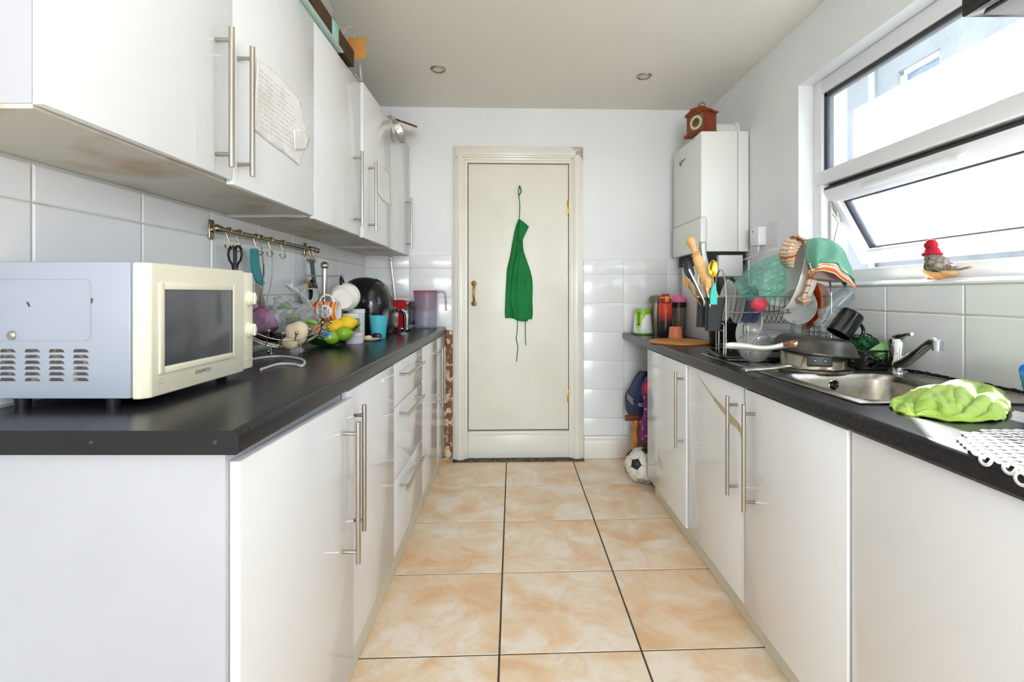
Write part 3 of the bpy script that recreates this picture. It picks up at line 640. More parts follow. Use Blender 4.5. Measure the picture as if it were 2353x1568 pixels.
# big white cup, foot towards camera
c = W(791, 684, 2.2); fwd = Vector((.12, -.98, -.12)).normalized()
mg = thing('mug', 'big white cup hanging with its round foot towards the camera', 'mug', c, group='mugs on the mug tree')
m = MB(); A = axis(c+fwd*.04, c-fwd); m.lathe([(0, .004), (.041, .004), (.043, 0), (.046, 0), (.047, .004), (.058, .018), (.0635, .045), (.064, .078), (.061, .08), (.058, .075), (.05, .03), (0, .014)], A, 40); m.build('body', CERAM, mg)
up_ = (Vector((-.15, 0, 1)).normalized()); m = MB(); m.tube(ring(c+up_*.055, up_, fwd, .035, .022), .0065, 10); m.build('handle', mat('black_ceramic', '0E0E0F', rough=.12), mg)
# boyfriend mug
c = W(752, 716, 2.12); ORG_ = mat('mug_red', 'D8421F', rough=.15); YEL_ = mat('mug_orange', 'F08A2A', rough=.15)
mg = thing('mug', 'red and orange striped mug reading BOY FRIEND hanging on its side', 'mug', c, group='mugs on the mug tree')
axm = Vector((1, .05, 0)).normalized(); A = axis(c-axm*.05, c+axm); m = MB(); m.lathe(mugprof(.042, .098), A, 48)
o = m.build('body', CERAM, mg)
m = MB()
for k in range(26): # stripes as thin bands round the body
    x0 = .008+k*.0034
wd = .098/6
for k in range(6): 
    m.cur = k % 2; m.lathe([(.0424, k*wd+.003), (.0426, k*wd+.003), (.0426, (k+1)*wd-.001), (.0424, (k+1)*wd-.001)], A, 48)
m.build('striped_glaze', [ORG_, YEL_], mg)
m = MB(); 
pts = []
for k in range(33):
    a = 2*PI*k/32; pts.append((.034*math.cos(a), .033*math.sin(a)))
r_ = .0432
V = [c+axm*x*q_/6+Vector((0, -r_*math.cos(z*q_/6/r_), r_*math.sin(z*q_/6/r_))) for q_ in range(7) for x, z in pts[:32]]
m.add(V, [(j*32+i, j*32+(i+1) % 32, (j+1)*32+(i+1) % 32, (j+1)*32+i) for j in range(6) for i in range(32)]); m.build('label_disc', CERAM, mg, thick=.0004)
TX = R3((0, 0, -1), (1, .0, 0), (0, -1, 0)); INKB = mat('black_ink', '1A1A1A', rough=.4)
for s_, dx, sz in (('·BOY·', .006, .021), ('FRIEND', -.014, .0185), ('best ever', .023, .006)):
    text_part('lettering', s_, sz, Matrix.Translation(c+Vector((dx, -r_-.0012, 0))) @ TX, INKB, mg, ext=.0006)
m = MB(); m.tube(ring(c+Vector((.002, -.01, .036)), (0, 0, 1), axm, .036, .030), .004, 10); m.build('handle', CERAM, mg)
# patterned mug with mouth to the camera
c = W(716, 679, 2.3); mg = thing('mug', 'small white mug with gold inside pattern hanging from an orange handle', 'mug', c, group='mugs on the mug tree')
m = MB(); m.lathe(mugprof(.039, .07), axis(c+Vector((0, .03, 0)), c+Vector((.1, -1, -.1))), 32); m.build('body', CERAM, mg)
m = MB(); m.tube(ring(c+Vector((-.01, .0, .034)), (-.1, 0, 1), (0, -1, 0), .03, .02), .005, 8); m.build('handle', mat('gold_orange', 'B9762A', rough=.3), mg)

# jar, canister, pots, cup, plate
def spot(px, Y, z): return Vector(((px-1178)/1125*Y, Y, z))
c = spot(819, 2.42, ZL); m = MB(); m.lathe([(0, 0), (.038, 0), (.040, .003), (.040, .128), (.042, .130), (.042, .146), (.038, .150), (0, .151)], Matrix.Translation(c), 32)
tag(m.build('canister', mat('pale_tin', 'DDE0DC', rough=.4), None, org=c), 'plain white storage tin standing behind the yellow jar', 'canister')
c = spot(803, 2.30, ZL); jr = thing('jar', 'glass jar of yellow preserves behind the lemons', 'jar', c)
m = MB(); m.lathe([(0, 0), (.044, 0), (.047, .006), (.047, .10), (.043, .115), (.042, .125), (.039, .125), (.040, .115), (.044, .10), (.044, .008), (0, .004)], Matrix.Translation(c), 32); m.build('glass', GLASS, jr)
m = MB(); m.lathe([(0, .005), (.0435, .005), (.0435, .095), (.03, .099), (0, .1)], Matrix.Translation(c), 32); m.build('contents', mat('yellow_preserve', 'D8B234', rough=.4, nz=(30, 'C9A02A', .4, .7)), jr)
m = MB(); m.lathe([(0, .126), (.044, .126), (.045, .112), (.0455, .112), (.0455, .130), (.043, .133), (0, .133)], Matrix.Translation(c), 32); m.build('lid', WHITEP, jr)
c = spot(815, 2.235, ZL); m = MB(); m.lathe([(0, 0), (.039, 0), (.040, .002), (.040, .033), (.0412, .034), (.0412, .046), (.039, .049), (0, .050)], Matrix.Translation(c), 36)
tag(m.build('pot', mat('speckled_lilac', 'DCD3DA', rough=.45, nz=(300, 'C4BAC6', .5, .6)), None, org=c), 'small round pale lilac lidded tub in front of the white tin', 'tub')
c = spot(850, 2.36, ZL); m = MB(); m.lathe([(0, 0), (.035, 0), (.054, .007), (.056, .009), (.053, .009), (.034, .003), (0, .003)], Matrix.Translation(c), 40)
tag(m.build('saucer', CERAM, None, org=c), 'small white saucer with butter beside the turquoise cup', 'saucer')
m = MB(); m.sph(c+Vector((-.012, .0, .0135)), .02, (1.1, .8, .55), amp=.004, ns=60); tag(m.build('butter_lump', mat('butter', 'E8D59A', rough=.5), None, org=c+Vector((-.012, 0, .003))), 'lump of pale butter on the small white saucer', 'butter')
m = MB(); m.bx(c.x-.01, c.x+.035, c.y+.06, c.y+.10, ZL, ZL+.03, .01); tag(m.build('black_clip', BLACKP, None, org=c+Vector((.01, .08, 0))), 'small black plastic object behind the saucer', 'clip')
c = spot(870, 2.47, ZL); m = MB(); m.lathe([(0, 0), (.034, 0), (.035, .002), (.0455, .113), (.0465, .114), (.0455, .115), (.0438, .112), (.033, .006), (0, .005)], Matrix.Translation(c), 40)
tag(m.build('cup', mat('turquoise_plastic', '4DB3C0', rough=.45), None, org=c), 'turquoise plastic cup on the left worktop', 'cup')

# air fryer
c = Vector((-.795, 2.72, ZL)); af = thing('air_fryer', 'large black egg-shaped air fryer with a pull-out basket', 'air fryer', c)
m = MB(); rows = []
def afp(a, t):   # superellipse rings along height
    prof = [(0, .118), (.02, .125), (.14, .132), (.2, .130), (.25, .117), (.285, .09), (.305, .05), (.312, .0)]
    z, r = cat([(q[0], q[1], 0) for q in prof], t)[:2]; r = max(r, 0)
    e_ = .75; cx, cy = math.cos(a), math.sin(a)
    x = math.copysign(abs(cx)**e_, cx)*r*(1.0); y = math.copysign(abs(cy)**e_, cy)*r*1.08
    return Vector((c.x+x-.012*(z/.31)**2*2, c.y+y, c.z+.006+z))
V = []; F = []; NA, NT = 40, 28
for j in range(NT+1):
    for k in range(NA): V.append(afp(2*PI*k/NA, j/NT))
for j in range(NT):
    for k in range(NA): F.append((j*NA+k, j*NA+(k+1) % NA, (j+1)*NA+(k+1) % NA, (j+1)*NA+k))
F.append(tuple(range(NA))[::-1]); m.add(V, F); m.build('body', mat('fryer_black', '161719', rough=.16), af)
m = MB(); m.bx(c.x+.02, c.x+.140, c.y-.105, c.y+.105, ZL+.03, ZL+.152, .02); bk = m.build('basket', mat('fryer_satin', '1C1C1E', rough=.3), af)
m = MB(); m.bx(c.x+.145, c.x+.172, c.y-.016, c.y+.016, ZL+.125, ZL+.142, .005); m.tube(smooth_path([(c.x+.165, c.y, ZL+.135), (c.x+.185, c.y, ZL+.128), (c.x+.196, c.y, ZL+.10), (c.x+.198, c.y, ZL+.025)], 14), .011, 12); m.build('handle', BLACKP, bk)
m = MB(); m.tube(smooth_path([(c.x+.182, c.y-.011, ZL+.138), (c.x+.200, c.y-.011, ZL+.125), (c.x+.208, c.y-.011, ZL+.10), (c.x+.209, c.y-.011, ZL+.025)], 14), .004, 8); m.build('handle_trim', CHROME, bk)
m = MB(); m.tube([afp(-.25, .62), afp(-.25, .72), afp(-.25, .8)], .004, 6); m.lathe([(0, 0), (.022, 0), (.020, .010), (0, .011)], axis((c.x+.108, c.y-.02, ZL+.205), (c.x+.3, c.y-.05, ZL+.25)), 24); m.build('dial', BLACKG, af)
# toaster
RED = mat('red_enamel', 'B81C22', rough=.12, coat=.5)
ts = thing('toaster', 'glossy red toaster with chrome ends behind the air fryer', 'toaster', (-.70, 2.98, ZL))
m = MB(); pr = [(y_, z_) for y_, z_ in ((-.078, .02), (-.08, .1), (-.076, .15), (-.058, .176), (-.03, .186), (.03, .186), (.058, .176), (.076, .15), (.08, .1), (.078, .02))]
m.prism([(-.86, 2.99+a, ZL+b) for a, b in pr], (.225, 0, 0)); m.build('body', RED, ts, ang=50)
m = MB(); m.prism([(-.635, 2.99+a*1.03, ZL+.0+b*1.01) for a, b in pr], (.014, 0, 0)); m.bx(-.86, -.622, 2.912, 3.068, ZL+.012, ZL+.024, .003); m.build('end_trim', CHROME, ts, ang=50)
m = MB(); m.prism([(-.621, 2.99+a*.86, ZL+.02+b*.85) for a, b in pr], (.012, 0, 0)); m.bx(-.612, -.592, 2.975, 3.005, ZL+.135, ZL+.148, .003); m.cyl((-.612, 2.99, ZL+.05), (-.596, 2.99, ZL+.05), .012); m.build('control_end', BLACKP, ts, ang=50)
m = MB(); m.bx(-.84, -.66, 2.955, 2.97, ZL+.182, ZL+.1875); m.bx(-.84, -.66, 3.01, 3.025, ZL+.182, ZL+.1875); m.build('slot', BLACKP, ts)
for x in (-.84, -.65):
    for y in (2.925, 3.055): m = MB(); m.cyl((x, y, ZL), (x, y, ZL+.016), .012); m.build('foot', BLACKP, ts)
# filter jug
c = spot(978, 3.22, ZL); jg = thing('water_filter_jug', 'clear water filter jug with pink inner hopper in the far left corner', 'jug', c)
MJ = Matrix.Translation(c)
m = MB(); m.lathe([(0, .002), (.071, .002), (.073, .01), (.079, .225), (.083, .24), (.080, .24), (.076, .225), (.070, .012), (0, .006)], MJ, 32, sx=1, sy=.7); m.build('body', film('jug_clear', 'D6D8EC', .35, .08), jg)
m = MB(); m.lathe([(0, .115), (.058, .115), (.062, .12), (.066, .17), (.075, .215), (.081, .244), (.078, .247), (0, .247)], MJ, 32, sx=1, sy=.7); m.build('hopper', film('jug_pink', 'C8456E', .62, .1, 'F0C8D4'), jg)
m = MB(); m.tube(smooth_path([c+Vector(q) for q in ((.078, 0, .238), (.105, 0, .24), (.124, 0, .232), (.131, 0, .20), (.134, 0, .13), (.138, 0, .115))], 20), [.0065]*21, 8); m.build('handle', film('jug_handle', 'C6A8B4', .5, .1), jg)
# foil wrapped cable up the corner
m = MB(); m.tube(smooth_path([back(-.825, 1.385, .02), back(-.82, 1.33, .022), back(-.805, 1.2, .02), back(-.79, 1.05, .02), back(-.785, .95, .02), back(-.785, .91, .02)], 40), [.011+.002*math.sin(k*2.3) for k in range(41)], 8)
tag(m.build('foil_wrapped_pipe', mat('foil', 'DAD8D2', rough=.3, metal=.7, bump=(90, 1)), None, org=back(-.785, .91, .02)), 'foil-wrapped pipe running from the corner wall cabinet down behind the toaster', 'pipe')

# ---------------- wire fruit basket and what it holds
c = Vector((-.86, 1.845, ZL)); wb_ = thing('fruit_basket', 'open wire fruit basket with ball-tipped wires behind the microwave', 'basket', c)
ca, sa = math.cos(.55), math.sin(.55)
def fb(u, v): return Vector((c.x+ca*u-sa*v, c.y+sa*u+ca*v, c.z+.022+3.0*u*u+3.0*v*v-8*u*u*v*v))
for t_ in (-.11, -.066, -.022, .022, .066, .11):
    for sw in (0, 1):
        m = MB(); ln = .145; P = [fb(*((t_, -ln+2*ln*k/16) if sw else (-ln+2*ln*k/16, t_))) for k in range(17)]
        m.tube(P, .0022, 6); m.sph(P[0], .0062, seg=12); m.sph(P[-1], .0062, seg=12); m.build('wire', STEEL, wb_)
for u, v in ((-.05, -.05), (.05, -.05), (-.05, .05), (.05, .05)):
    m = MB(); p = fb(u, v); m.cyl(p, (p.x, p.y, ZL+.006), .002); m.sph((p.x, p.y, ZL+.0065), .0065, seg=12); m.build('foot', STEEL, wb_)
ON = mat('red_onion', '8E3A63', rough=.25, nz=(20, 'B46A90', .4, .7))
for k, (p, r, lb) in enumerate(((W(600, 722, 1.80), .032, 'purple onion in the fruit basket nearest the microwave'), (W(622, 748, 1.86), .03, 'purple onion low in the middle of the fruit basket'), (W(605, 752, 1.83), .028, 'purple onion deep in the fruit basket by the microwave knob'))):
    m = MB(); m.lathe([(0, -r*.9), (r*.5, -r*.82), (r*.9, -r*.4), (r, 0), (r*.88, r*.45), (r*.5, r*.75), (r*.2, r*.95), (r*.12, r*1.25), (0, r*1.3)], Matrix.Translation(p) @ Matrix.Rotation(.3*k, 4, 'X'), 20); tag(m.build('red_onion', ON, None, org=p-Vector((0, 0, r*.9))), lb, 'onion', 'red onions in the basket')
def bagmesh(c, r, sc, amp, ns, seg=36, knot=None):
    m = MB(); m.sph(c, r, sc, seg=seg, amp=amp, ns=ns)
    m.V = [tuple(Vector(v)+nv(v, ns*2.3, amp*.55)) for v in m.V]
    if knot:
        k0, k1, k2 = knot; L2 = []
        P = smooth_path([k0, k1, k2], 16)
        V = []; F = []
        for i, p in enumerate(P):
            t = i/16; rr = .022*(1-t*2)**2+.005 if t < .5 else .005+.034*(t-.5)*2
            for a in range(20):
                an = 2*PI*a/20; V.append(p+Vector((math.cos(an), math.sin(an)*.7, .15*math.sin(3*an)))*rr*(1+.35*math.sin(5*an+i*.4)))
        for i in range(16):
            for a in range(20): F.append((i*20+a, i*20+(a+1) % 20, (i+1)*20+(a+1) % 20, (i+1)*20+a))
        m.add(V, F)
    return m
cc = W(655, 722, 1.86); m = bagmesh(cc, .075, (1.0, .8, .62), .03, 26, knot=None); tag(m.build('plastic_bag', BAGM, None, org=cc-Vector((0, 0, .04)), ang=180), 'crumpled clear plastic bag of produce in the middle of the fruit basket', 'plastic bag')
cc = W(703, 732, 1.90); m = bagmesh(cc, .046, (1.0, .8, .9), .02, 34, knot=(W(708, 712, 1.93), W(706, 690, 1.93), W(676, 655, 1.93))); tag(m.build('plastic_bag', BAGM, None, org=cc-Vector((0, 0, .04)), ang=180), 'knotted clear plastic bag with its loose end flaring upwards', 'plastic bag')
cc = W(607, 735, 1.78); m = bagmesh(cc, .045, (.85, .8, 1.0), .008, 30); tag(m.build('net_bag', film('purple_net', 'E8C8E6', .38, .3, 'FAF0FA'), None, org=cc-Vector((0, 0, .04)), ang=180), 'purple-tinted net bag round the onions', 'net bag')
sq = W(684, 766, 1.80); m = MB(); m.sph(sq, .042, (1.0, .9, 1.0), seg=28, amp=.01, ns=22); m.sph(W(668, 786, 1.79), .030, (1.1, .9, .9), seg=20, amp=.006, ns=30)
tag(m.build('swede', mat('cream_vegetable', 'E4D2B2', rough=.55, nz=(14, 'D9C49C', .45, .7)), None, org=sq-Vector((0, 0, .05))), 'large cream-coloured root vegetable in a wrapper at the front of the fruit basket', 'vegetable')
q = W(680, 806, 1.78); m = bagmesh(q, .022, (1.2, .8, .7), .01, 60, seg=20); tag(m.build('plastic_wrapper', BAGM, None, org=q, ang=180), 'crinkled end of clear wrapping under the cream vegetable', 'wrapper')
for k, (px, py, lb) in enumerate(((655, 706, 'green chilli high in the clear bag'), (676, 730, 'green chilli between the two clear bags'), (712, 742, 'green chilli inside the knotted bag'))):
    p = W(px, py, 1.87); m = MB(); m.tube(smooth_path([p+Vector((-.03, 0, -.008)), p+Vector((-.01, 0, .004)), p+Vector((.012, 0, .003)), p+Vector((.03, .0, -.006))], 10), [.002, .005, .007, .0085, .009, .009, .009, .0085, .008, .006, .003], 10)
    tag(m.build('green_chilli', mat('chilli_green', '7FA94E', rough=.3), None, org=p), lb, 'chilli', 'green chillies in the bags')
m = bagmesh(W(622, 775, 1.88), .042, (1.5, 1, .35), .01, 30, seg=24); tag(m.build('black_tray', BLACKP, None, org=W(622, 785, 1.88)), 'dark plastic tray at the bottom of the fruit basket', 'tray')

# ---------------- green glass leaf bowl
c = Vector((-.805, 2.11, ZL)); ang_ = .5
def lb_(a, t):
    lobe = 1+.16*math.cos(2*(a-.35)); r = (.02+.102*t)*lobe; z = .003+.062*t**1.7*(1+.35*math.cos(2*(a-.35)))+ .004*math.sin(6*a)*t
    return Vector((c.x+r*math.cos(a), c.y+r*math.sin(a), c.z+z))
m = MB(); NA, NT = 60, 14; V = []; F = []
for j in range(NT+1):
    for k in range(NA): V.append(lb_(2*PI*k/NA, j/NT))
for j in range(NT):
    for k in range(NA): F.append((j*NA+k, j*NA+(k+1) % NA, (j+1)*NA+(k+1) % NA, (j+1)*NA+k))
F.append(tuple(range(NA))); m.add(V, F)
gb = thing('glass_bowl', 'green glass leaf-shaped bowl of lemons and limes', 'bowl', c)
m.build('bowl', film('green_glass', '2E8B4E', .5, .05, '9FD8A8'), gb, thick=.003)
m = MB(); m.tube([lb_(2*PI*k/80, 1) for k in range(80)], .0022, 6, True); m.build('rim', mat('deep_green_glass', '0F4A30', rough=.05), gb)
LEM = mat('lemon_skin', 'EDC21E', rough=.4, bump=(90, .3)); LIME = mat('lime_skin', '8DB52A', rough=.3, bump=(90, .3), nz=(12, '6E9E22', .4, .7))
def citrus(name, p, r, m_, lb, rot, grp):
    m = MB(); m.lathe([(0, -r*1.3), (r*.16, -r*1.22), (r*.3, -r*1.08), (r*.62, -r*.86), (r*.92, -r*.45), (r, 0), (r*.92, r*.45), (r*.62, r*.86), (r*.3, r*1.08), (r*.16, r*1.22), (0, r*1.3)], Matrix.Translation(p) @ Matrix.Rotation(rot, 4, 'Z') @ Matrix.Rotation(1.4, 4, 'Y'), 24)
    tag(m.build(name, m_, None, org=p-Vector((0, 0, r*.95))), lb, name, grp)
citrus('lemon', W(797, 744, 2.13), .036, LEM, 'topmost bright lemon at the right of the green glass bowl', .3, 'lemons in the green bowl')
citrus('lemon', W(772, 752, 2.10), .034, LEM, 'middle lemon in the green glass bowl', 1.0, 'lemons in the green bowl')
citrus('lemon', W(752, 746, 2.16), .032, LEM, 'lemon behind the foil packet in the green glass bowl', 2.0, 'lemons in the green bowl')
citrus('lime', W(790, 767, 2.06), .030, LIME, 'green lime nearest the rim at the right of the glass bowl', .2, 'limes in the green bowl')
citrus('lime', W(763, 776, 2.04), .029, LIME, 'green lime low at the front of the glass bowl', .9, 'limes in the green bowl')
p = W(732, 762, 2.04); m = bagmesh(p, .033, (1.1, .7, .9), .014, 45, seg=24); tag(m.build('snack_packet', mat('orange_packet', 'EBA878', rough=.35, nz=(25, 'F2DCC8', .45, .6)), None, org=p-Vector((0, 0, .03))), 'crumpled orange and white packet in the green glass bowl', 'packet')
p = W(752, 772, 2.02); m = bagmesh(p, .018, (1.3, .5, .9), .008, 60, seg=16); tag(m.build('snack_wrapper', mat('blue_packet', '3E8FC4', rough=.3, nz=(30, 'D8ECF4', .5, .6)), None, org=p-Vector((0, 0, .015))), 'small blue wrapper tucked against the orange packet', 'wrapper')

# ---------------- on top of the wall cabinets
bxm = mat('brown_cardboard', '3A2416', rough=.7, nz=(6, '5A3620', .4, .7)); crd = mat('card_orange', 'B9843E', rough=.8); TAPE = mat('mint_tape', '9FD0C4', rough=.4)
ZU = 2.091
bxx = thing('cardboard_box', 'flattened dark box with mint tape lying along the wall cabinet tops', 'box', (-.82, 1.6, ZU+.01))
m = MB(); m.bx(-.95, -.686, .95, 2.12, ZU+.016, ZU+.085, .002); m.build('box', bxm, bxx)
m = MB()
for y0, y1 in ((1.05, 1.16), (1.52, 1.60), (1.86, 1.93)): m.bx(-.9515, -.6845, y0, y1, ZU+.015, ZU+.0865, .002)
m.build('tape', TAPE, bxx)
m = MB(); m.bx(-.95, -.683, .95, 1.98, ZU+.0095, ZU+.0155, .001); m.build('sheet', mat('mint_sheet', 'BCD8CC', rough=.3), bxx)
m = MB(); m.bx(-.715, -.638, 2.125, 2.128, ZU+.055, ZU+.15, .0012); m.bx(-.715, -.69, 2.09, 2.127, ZU+.03, ZU+.10, .001); m.build('flap', crd, bxx)['label'] = 'tan cardboard flap sticking out'
p = Vector((-.74, 1.75, ZU+.125)); m = bagmesh(p, .075, (.8, 3.0, .5), .02, 14, seg=36); tag(m.build('plastic_sheeting', film('clear_sheeting', 'E8ECEC', .35, .12), None, org=p, ang=180), 'crumpled clear plastic sheeting piled on the dark box', 'plastic sheet')
m = MB(); m.tube(smooth_path([(-.71, 2.02, ZU+.09), (-.70, 2.08, ZU+.17), (-.69, 2.17, ZU+.19), (-.70, 2.24, ZU+.14), (-.705, 2.28, ZU+.03), (-.70, 2.31, ZU+.015)], 30), .006, 6); m.tube([(-.70, 2.18, ZU+.012), (-.70, 2.62, ZU+.016)], .004, 6)
tag(m.build('cable_loop', film('clear_tube', 'DEDCD2', .5, .2), None, org=(-.70, 2.2, ZU+.01)), 'loop of clear strapping on the wall cabinet tops', 'strap')
c = W(925, 292, 3.02); pz = ZU+.02
pl_ = thing('plate', 'cream bowl with a dark brown rim tipped up on the corner wall cabinet', 'bowl', c)
A = axis(c+Vector((.0, .0, .035)), c+Vector((-.35, .25, -1)))
m = MB(); m.lathe([(.092, 0), (.094, .002), (.085, .022), (.06, .04), (.03, .048), (0, .05), (0, .046), (.058, .037), (.09, .003), (.092, 0)], A, 40); m.build('bowl', CERAM, pl_)
m = MB(); m.lathe([(.089, -.001), (.0955, -.001), (.096, .004), (.091, .010), (.089, -.001)], A, 40); m.build('rim', mat('brown_rim', '4A2A20', rough=.3), pl_)
c = W(905, 298, 2.86); A = axis(c+Vector((.02, 0, .0)), c+Vector((-1, .3, -.35))); m = MB(); m.lathe([(.082, 0), (.088, .001), (.087, .004), (.068, .035), (.03, .04), (0, .041), (0, .039), (.066, .032), (.082, 0)], A, 36)
m.V = [tuple(Vector(v)+nv(v, 60, .004)) for v in m.V]
tag(m.build('foil_tray', mat('foil_bright', 'D2D0CA', rough=.22, metal=.9, bump=(70, 1)), None, org=c, ang=25), 'crinkled foil dish leaning against the brown-rimmed bowl', 'foil dish')

# ---------------- apron on the door
ap = thing('apron', 'dark green cotton apron hanging by its neck loop on the white door', 'apron', back(.045, 1.5, .02), )
AG = mat('green_cotton', '14793A', rough=.85, nz=(6, '0F6A31', .4, .7), bump=(200, .3)); AG2 = AG
def bp(px, py, off): return back((px-1178)/336.3, CAM_H-(py-676)/336.3, off)
rows = []
for y, l, r in ((505, 1191, 1194), (525, 1184, 1202), (555, 1178, 1201), (590, 1172, 1205), (620, 1165, 1213), (650, 1163, 1223), (690, 1161, 1223), (718, 1160, 1224), (731, 1161, 1222)):
    rows.append([bp(l+(r-l)*t, y+(3 if y > 700 and t > .3 else 0), .014+.014*math.sin(t*9+y*.01)*(y-480)/200) for t in (0, .2, .4, .6, .8, 1)])
m = MB(); m.loft([list(r) for r in rows], 40, 30); m.build('cloth', AG, ap, thick=.0025)
m = MB(); rows = [[bp(1194, 505, .03), bp(1204, 513, .034), bp(1215, 522, .03)], [bp(1192, 530, .034), bp(1199, 540, .036), bp(1206, 540, .03)], [bp(1190, 556, .032), bp(1196, 556, .034), bp(1200, 553, .03)]]
m.loft(rows, 10, 10); m.build('bib_fold', AG, ap, thick=.002)
m = MB(); rows = [[bp(1190, 575, .03), bp(1200, 575, .036), bp(1205, 585, .03)], [bp(1178, 630, .034), bp(1200, 640, .044), bp(1222, 640, .032)], [bp(1174, 690, .032), bp(1200, 700, .046), bp(1221, 690, .034)], [bp(1184, 735, .03), bp(1198, 738, .042), bp(1212, 738, .03)]]
m.loft(rows, 20, 20, fn=lambda u, v: (0, .004*math.sin(v*14), 0)); m.build('front_fold', AG, ap, thick=.002)
m = MB(); m.tube(smooth_path([bp(1193, 428, .024), bp(1191, 445, .03), bp(1194, 470, .02), bp(1193, 506, .018)], 20), .003, 6); m.tube(smooth_path([bp(1193, 428, .024), bp(1197, 440, .03), bp(1192, 452, .02)], 10), .004, 6); m.build('neck_loop', AG, ap)
for P in ([(1188, 640), (1189, 735), (1188, 765), (1186, 778), (1190, 798), (1188, 815), (1187, 831)], [(1206, 640), (1207, 735), (1207, 765), (1208, 793)]):
    m = MB(); m.tube(smooth_path([bp(a, b, .048 if b < 700 else .014) for a, b in P], 24), .0028, 6); m.build('tie', AG, ap)
# ---------------- ceiling downlights
for k, (px, py, lb) in enumerate(((1007, 159, 'left-hand recessed chrome ceiling spotlight'), (1480, 175, 'right-hand recessed chrome ceiling spotlight'))):
    Y = (CZ-CAM_H)*1125/(676-py); c = Vector(((px-1178)/1125*Y, Y, CZ))
    dl = thing('ceiling_spotlight', lb, 'ceiling light', c)
    m = MB(); m.lathe([(.030, 0), (.030, -.004), (.034, -.008), (.041, -.006), (.045, 0)], Matrix.Translation(c), 36); m.build('ring', mat('satin_nickel', 'A9A08E', rough=.3, metal=.9), dl)
    m = MB(); m.lathe([(0, -.002), (.031, -.002), (.031, 0), (0, 0)], Matrix.Translation(c), 30); m.build('lens', mat('lamp_lens', 'CFCFCB', rough=.15), dl)
# ------------------------------------------------------------------ RIGHT SIDE
# sink: rim sheet with drainer ribs, bowl, overflow, tap
SX0, SX1, SY0, SY1 = .828, 1.322, 1.165, 2.15; ZS = .8635
sk = thing('sink', 'inset stainless steel sink with drainer on the right worktop', 'sink', (1.07, 1.65, ZR))
m = MB()
m.bx(SX0, BX0, SY0, SY1, ZR, ZS, .001); m.bx(BX1, SX1, SY0, SY1, ZR, ZS, .001); m.bx(BX0, BX1, SY0, BY0, ZR, ZS, .001); m.bx(BX0, BX1, BY1, SY1, ZR, ZS, .001)
m.tube([(SX0, SY0, ZS), (SX1, SY0, ZS), (SX1, SY1, ZS), (SX0, SY1, ZS)], .0022, 8, True)
for x in (.90, .95, 1.0, 1.05, 1.10): m.tube([(x, 1.66, ZS), (x, 2.10, ZS)], .0025, 6)
m.build('rim', SINK, sk)
def rrect(x0, x1, y0, y1, r, z, n=8):
    P = []
    for cx, cy, a0 in ((x1-r, y1-r, 0), (x0+r, y1-r, PI/2), (x0+r, y0+r, PI), (x1-r, y0+r, 3*PI/2)):
        for k in range(n+1): a = a0+PI/2*k/n; P.append(Vector((cx+r*math.cos(a), cy+r*math.sin(a), z)))
    return P
m = MB(); rings = []
for e, z, r in ((-.012, ZS+.0004, .05), (-.002, ZS+.0006, .055), (.002, ZS-.004, .055), (.008, ZS-.02, .055), (.014, ZS-.12, .055), (.03, ZS-.142, .05), (.06, ZS-.148, .045), (.15, ZS-.15, .018)):
    rings.append(rrect(BX0+e, BX1-e, BY0+e, BY1-e, r, z))
NN = len(rings[0]); V = [p for R_ in rings for p in R_]; F = [(j*NN+k, j*NN+(k+1) % NN, (j+1)*NN+(k+1) % NN, (j+1)*NN+k) for j in range(len(rings)-1) for k in range(NN)]+[tuple(range((len(rings)-1)*NN, len(rings)*NN))]
m.add(V, F); m.build('bowl', SINK, sk)
m = MB(); A = axis((1.045, BY1-.009, .832), (1.045, 1.0, .832)); m.lathe([(.007, .0), (.019, .0), (.019, .003), (.016, .004), (.0, .004)], A, 24)
ov = m.build('overflow', CHROME, sk); m = MB()
for k in range(4):
    a = PI/4+PI/2*k; m.lathe([(0, .0041), (.004, .0041), (.004, .0046), (0, .0046)], A @ Matrix.Translation((.009*math.cos(a), .009*math.sin(a), 0)), 10)
m.build('overflow_hole', BLACKP, ov, weld=False)
TB = Vector((1.284, 1.635, ZS))
tp = thing('tap', 'chrome single-lever mixer tap at the back of the sink', 'tap', TB)
m = MB(); m.lathe([(0, 0), (.03, 0), (.03, .004), (.0255, .008), (.0245, .065), (.0255, .066), (.0255, .10), (.022, .112), (.012, .118), (0, .12)], Matrix.Translation(TB), 32); m.build('body', CHROME, tp)
m = MB(); P = smooth_path([TB+Vector(q) for q in ((-.005, -.01, .022), (-.018, -.06, .045), (-.035, -.13, .083), (-.048, -.18, .112), (-.055, -.205, .122), (-.060, -.225, .120))], 20)
m.tube(P, [.017-.004*min(k/12, 1) for k in range(21)], 14); e_ = P[-1]; m.cyl(e_+Vector((0, 0, .008)), e_+Vector((0, 0, -.022)), .0145, .0135, 18); m.build('spout', CHROME, tp)
m = MB(); m.tube(smooth_path([TB+Vector(q) for q in ((0, .004, .112), (-.003, -.02, .122), (-.008, -.05, .131), (-.014, -.078, .134))], 10), [.016, .016, .015, .013, .011, .009, .008, .007, .0065, .006, .005], 10); m.build('lever', CHROME, tp)
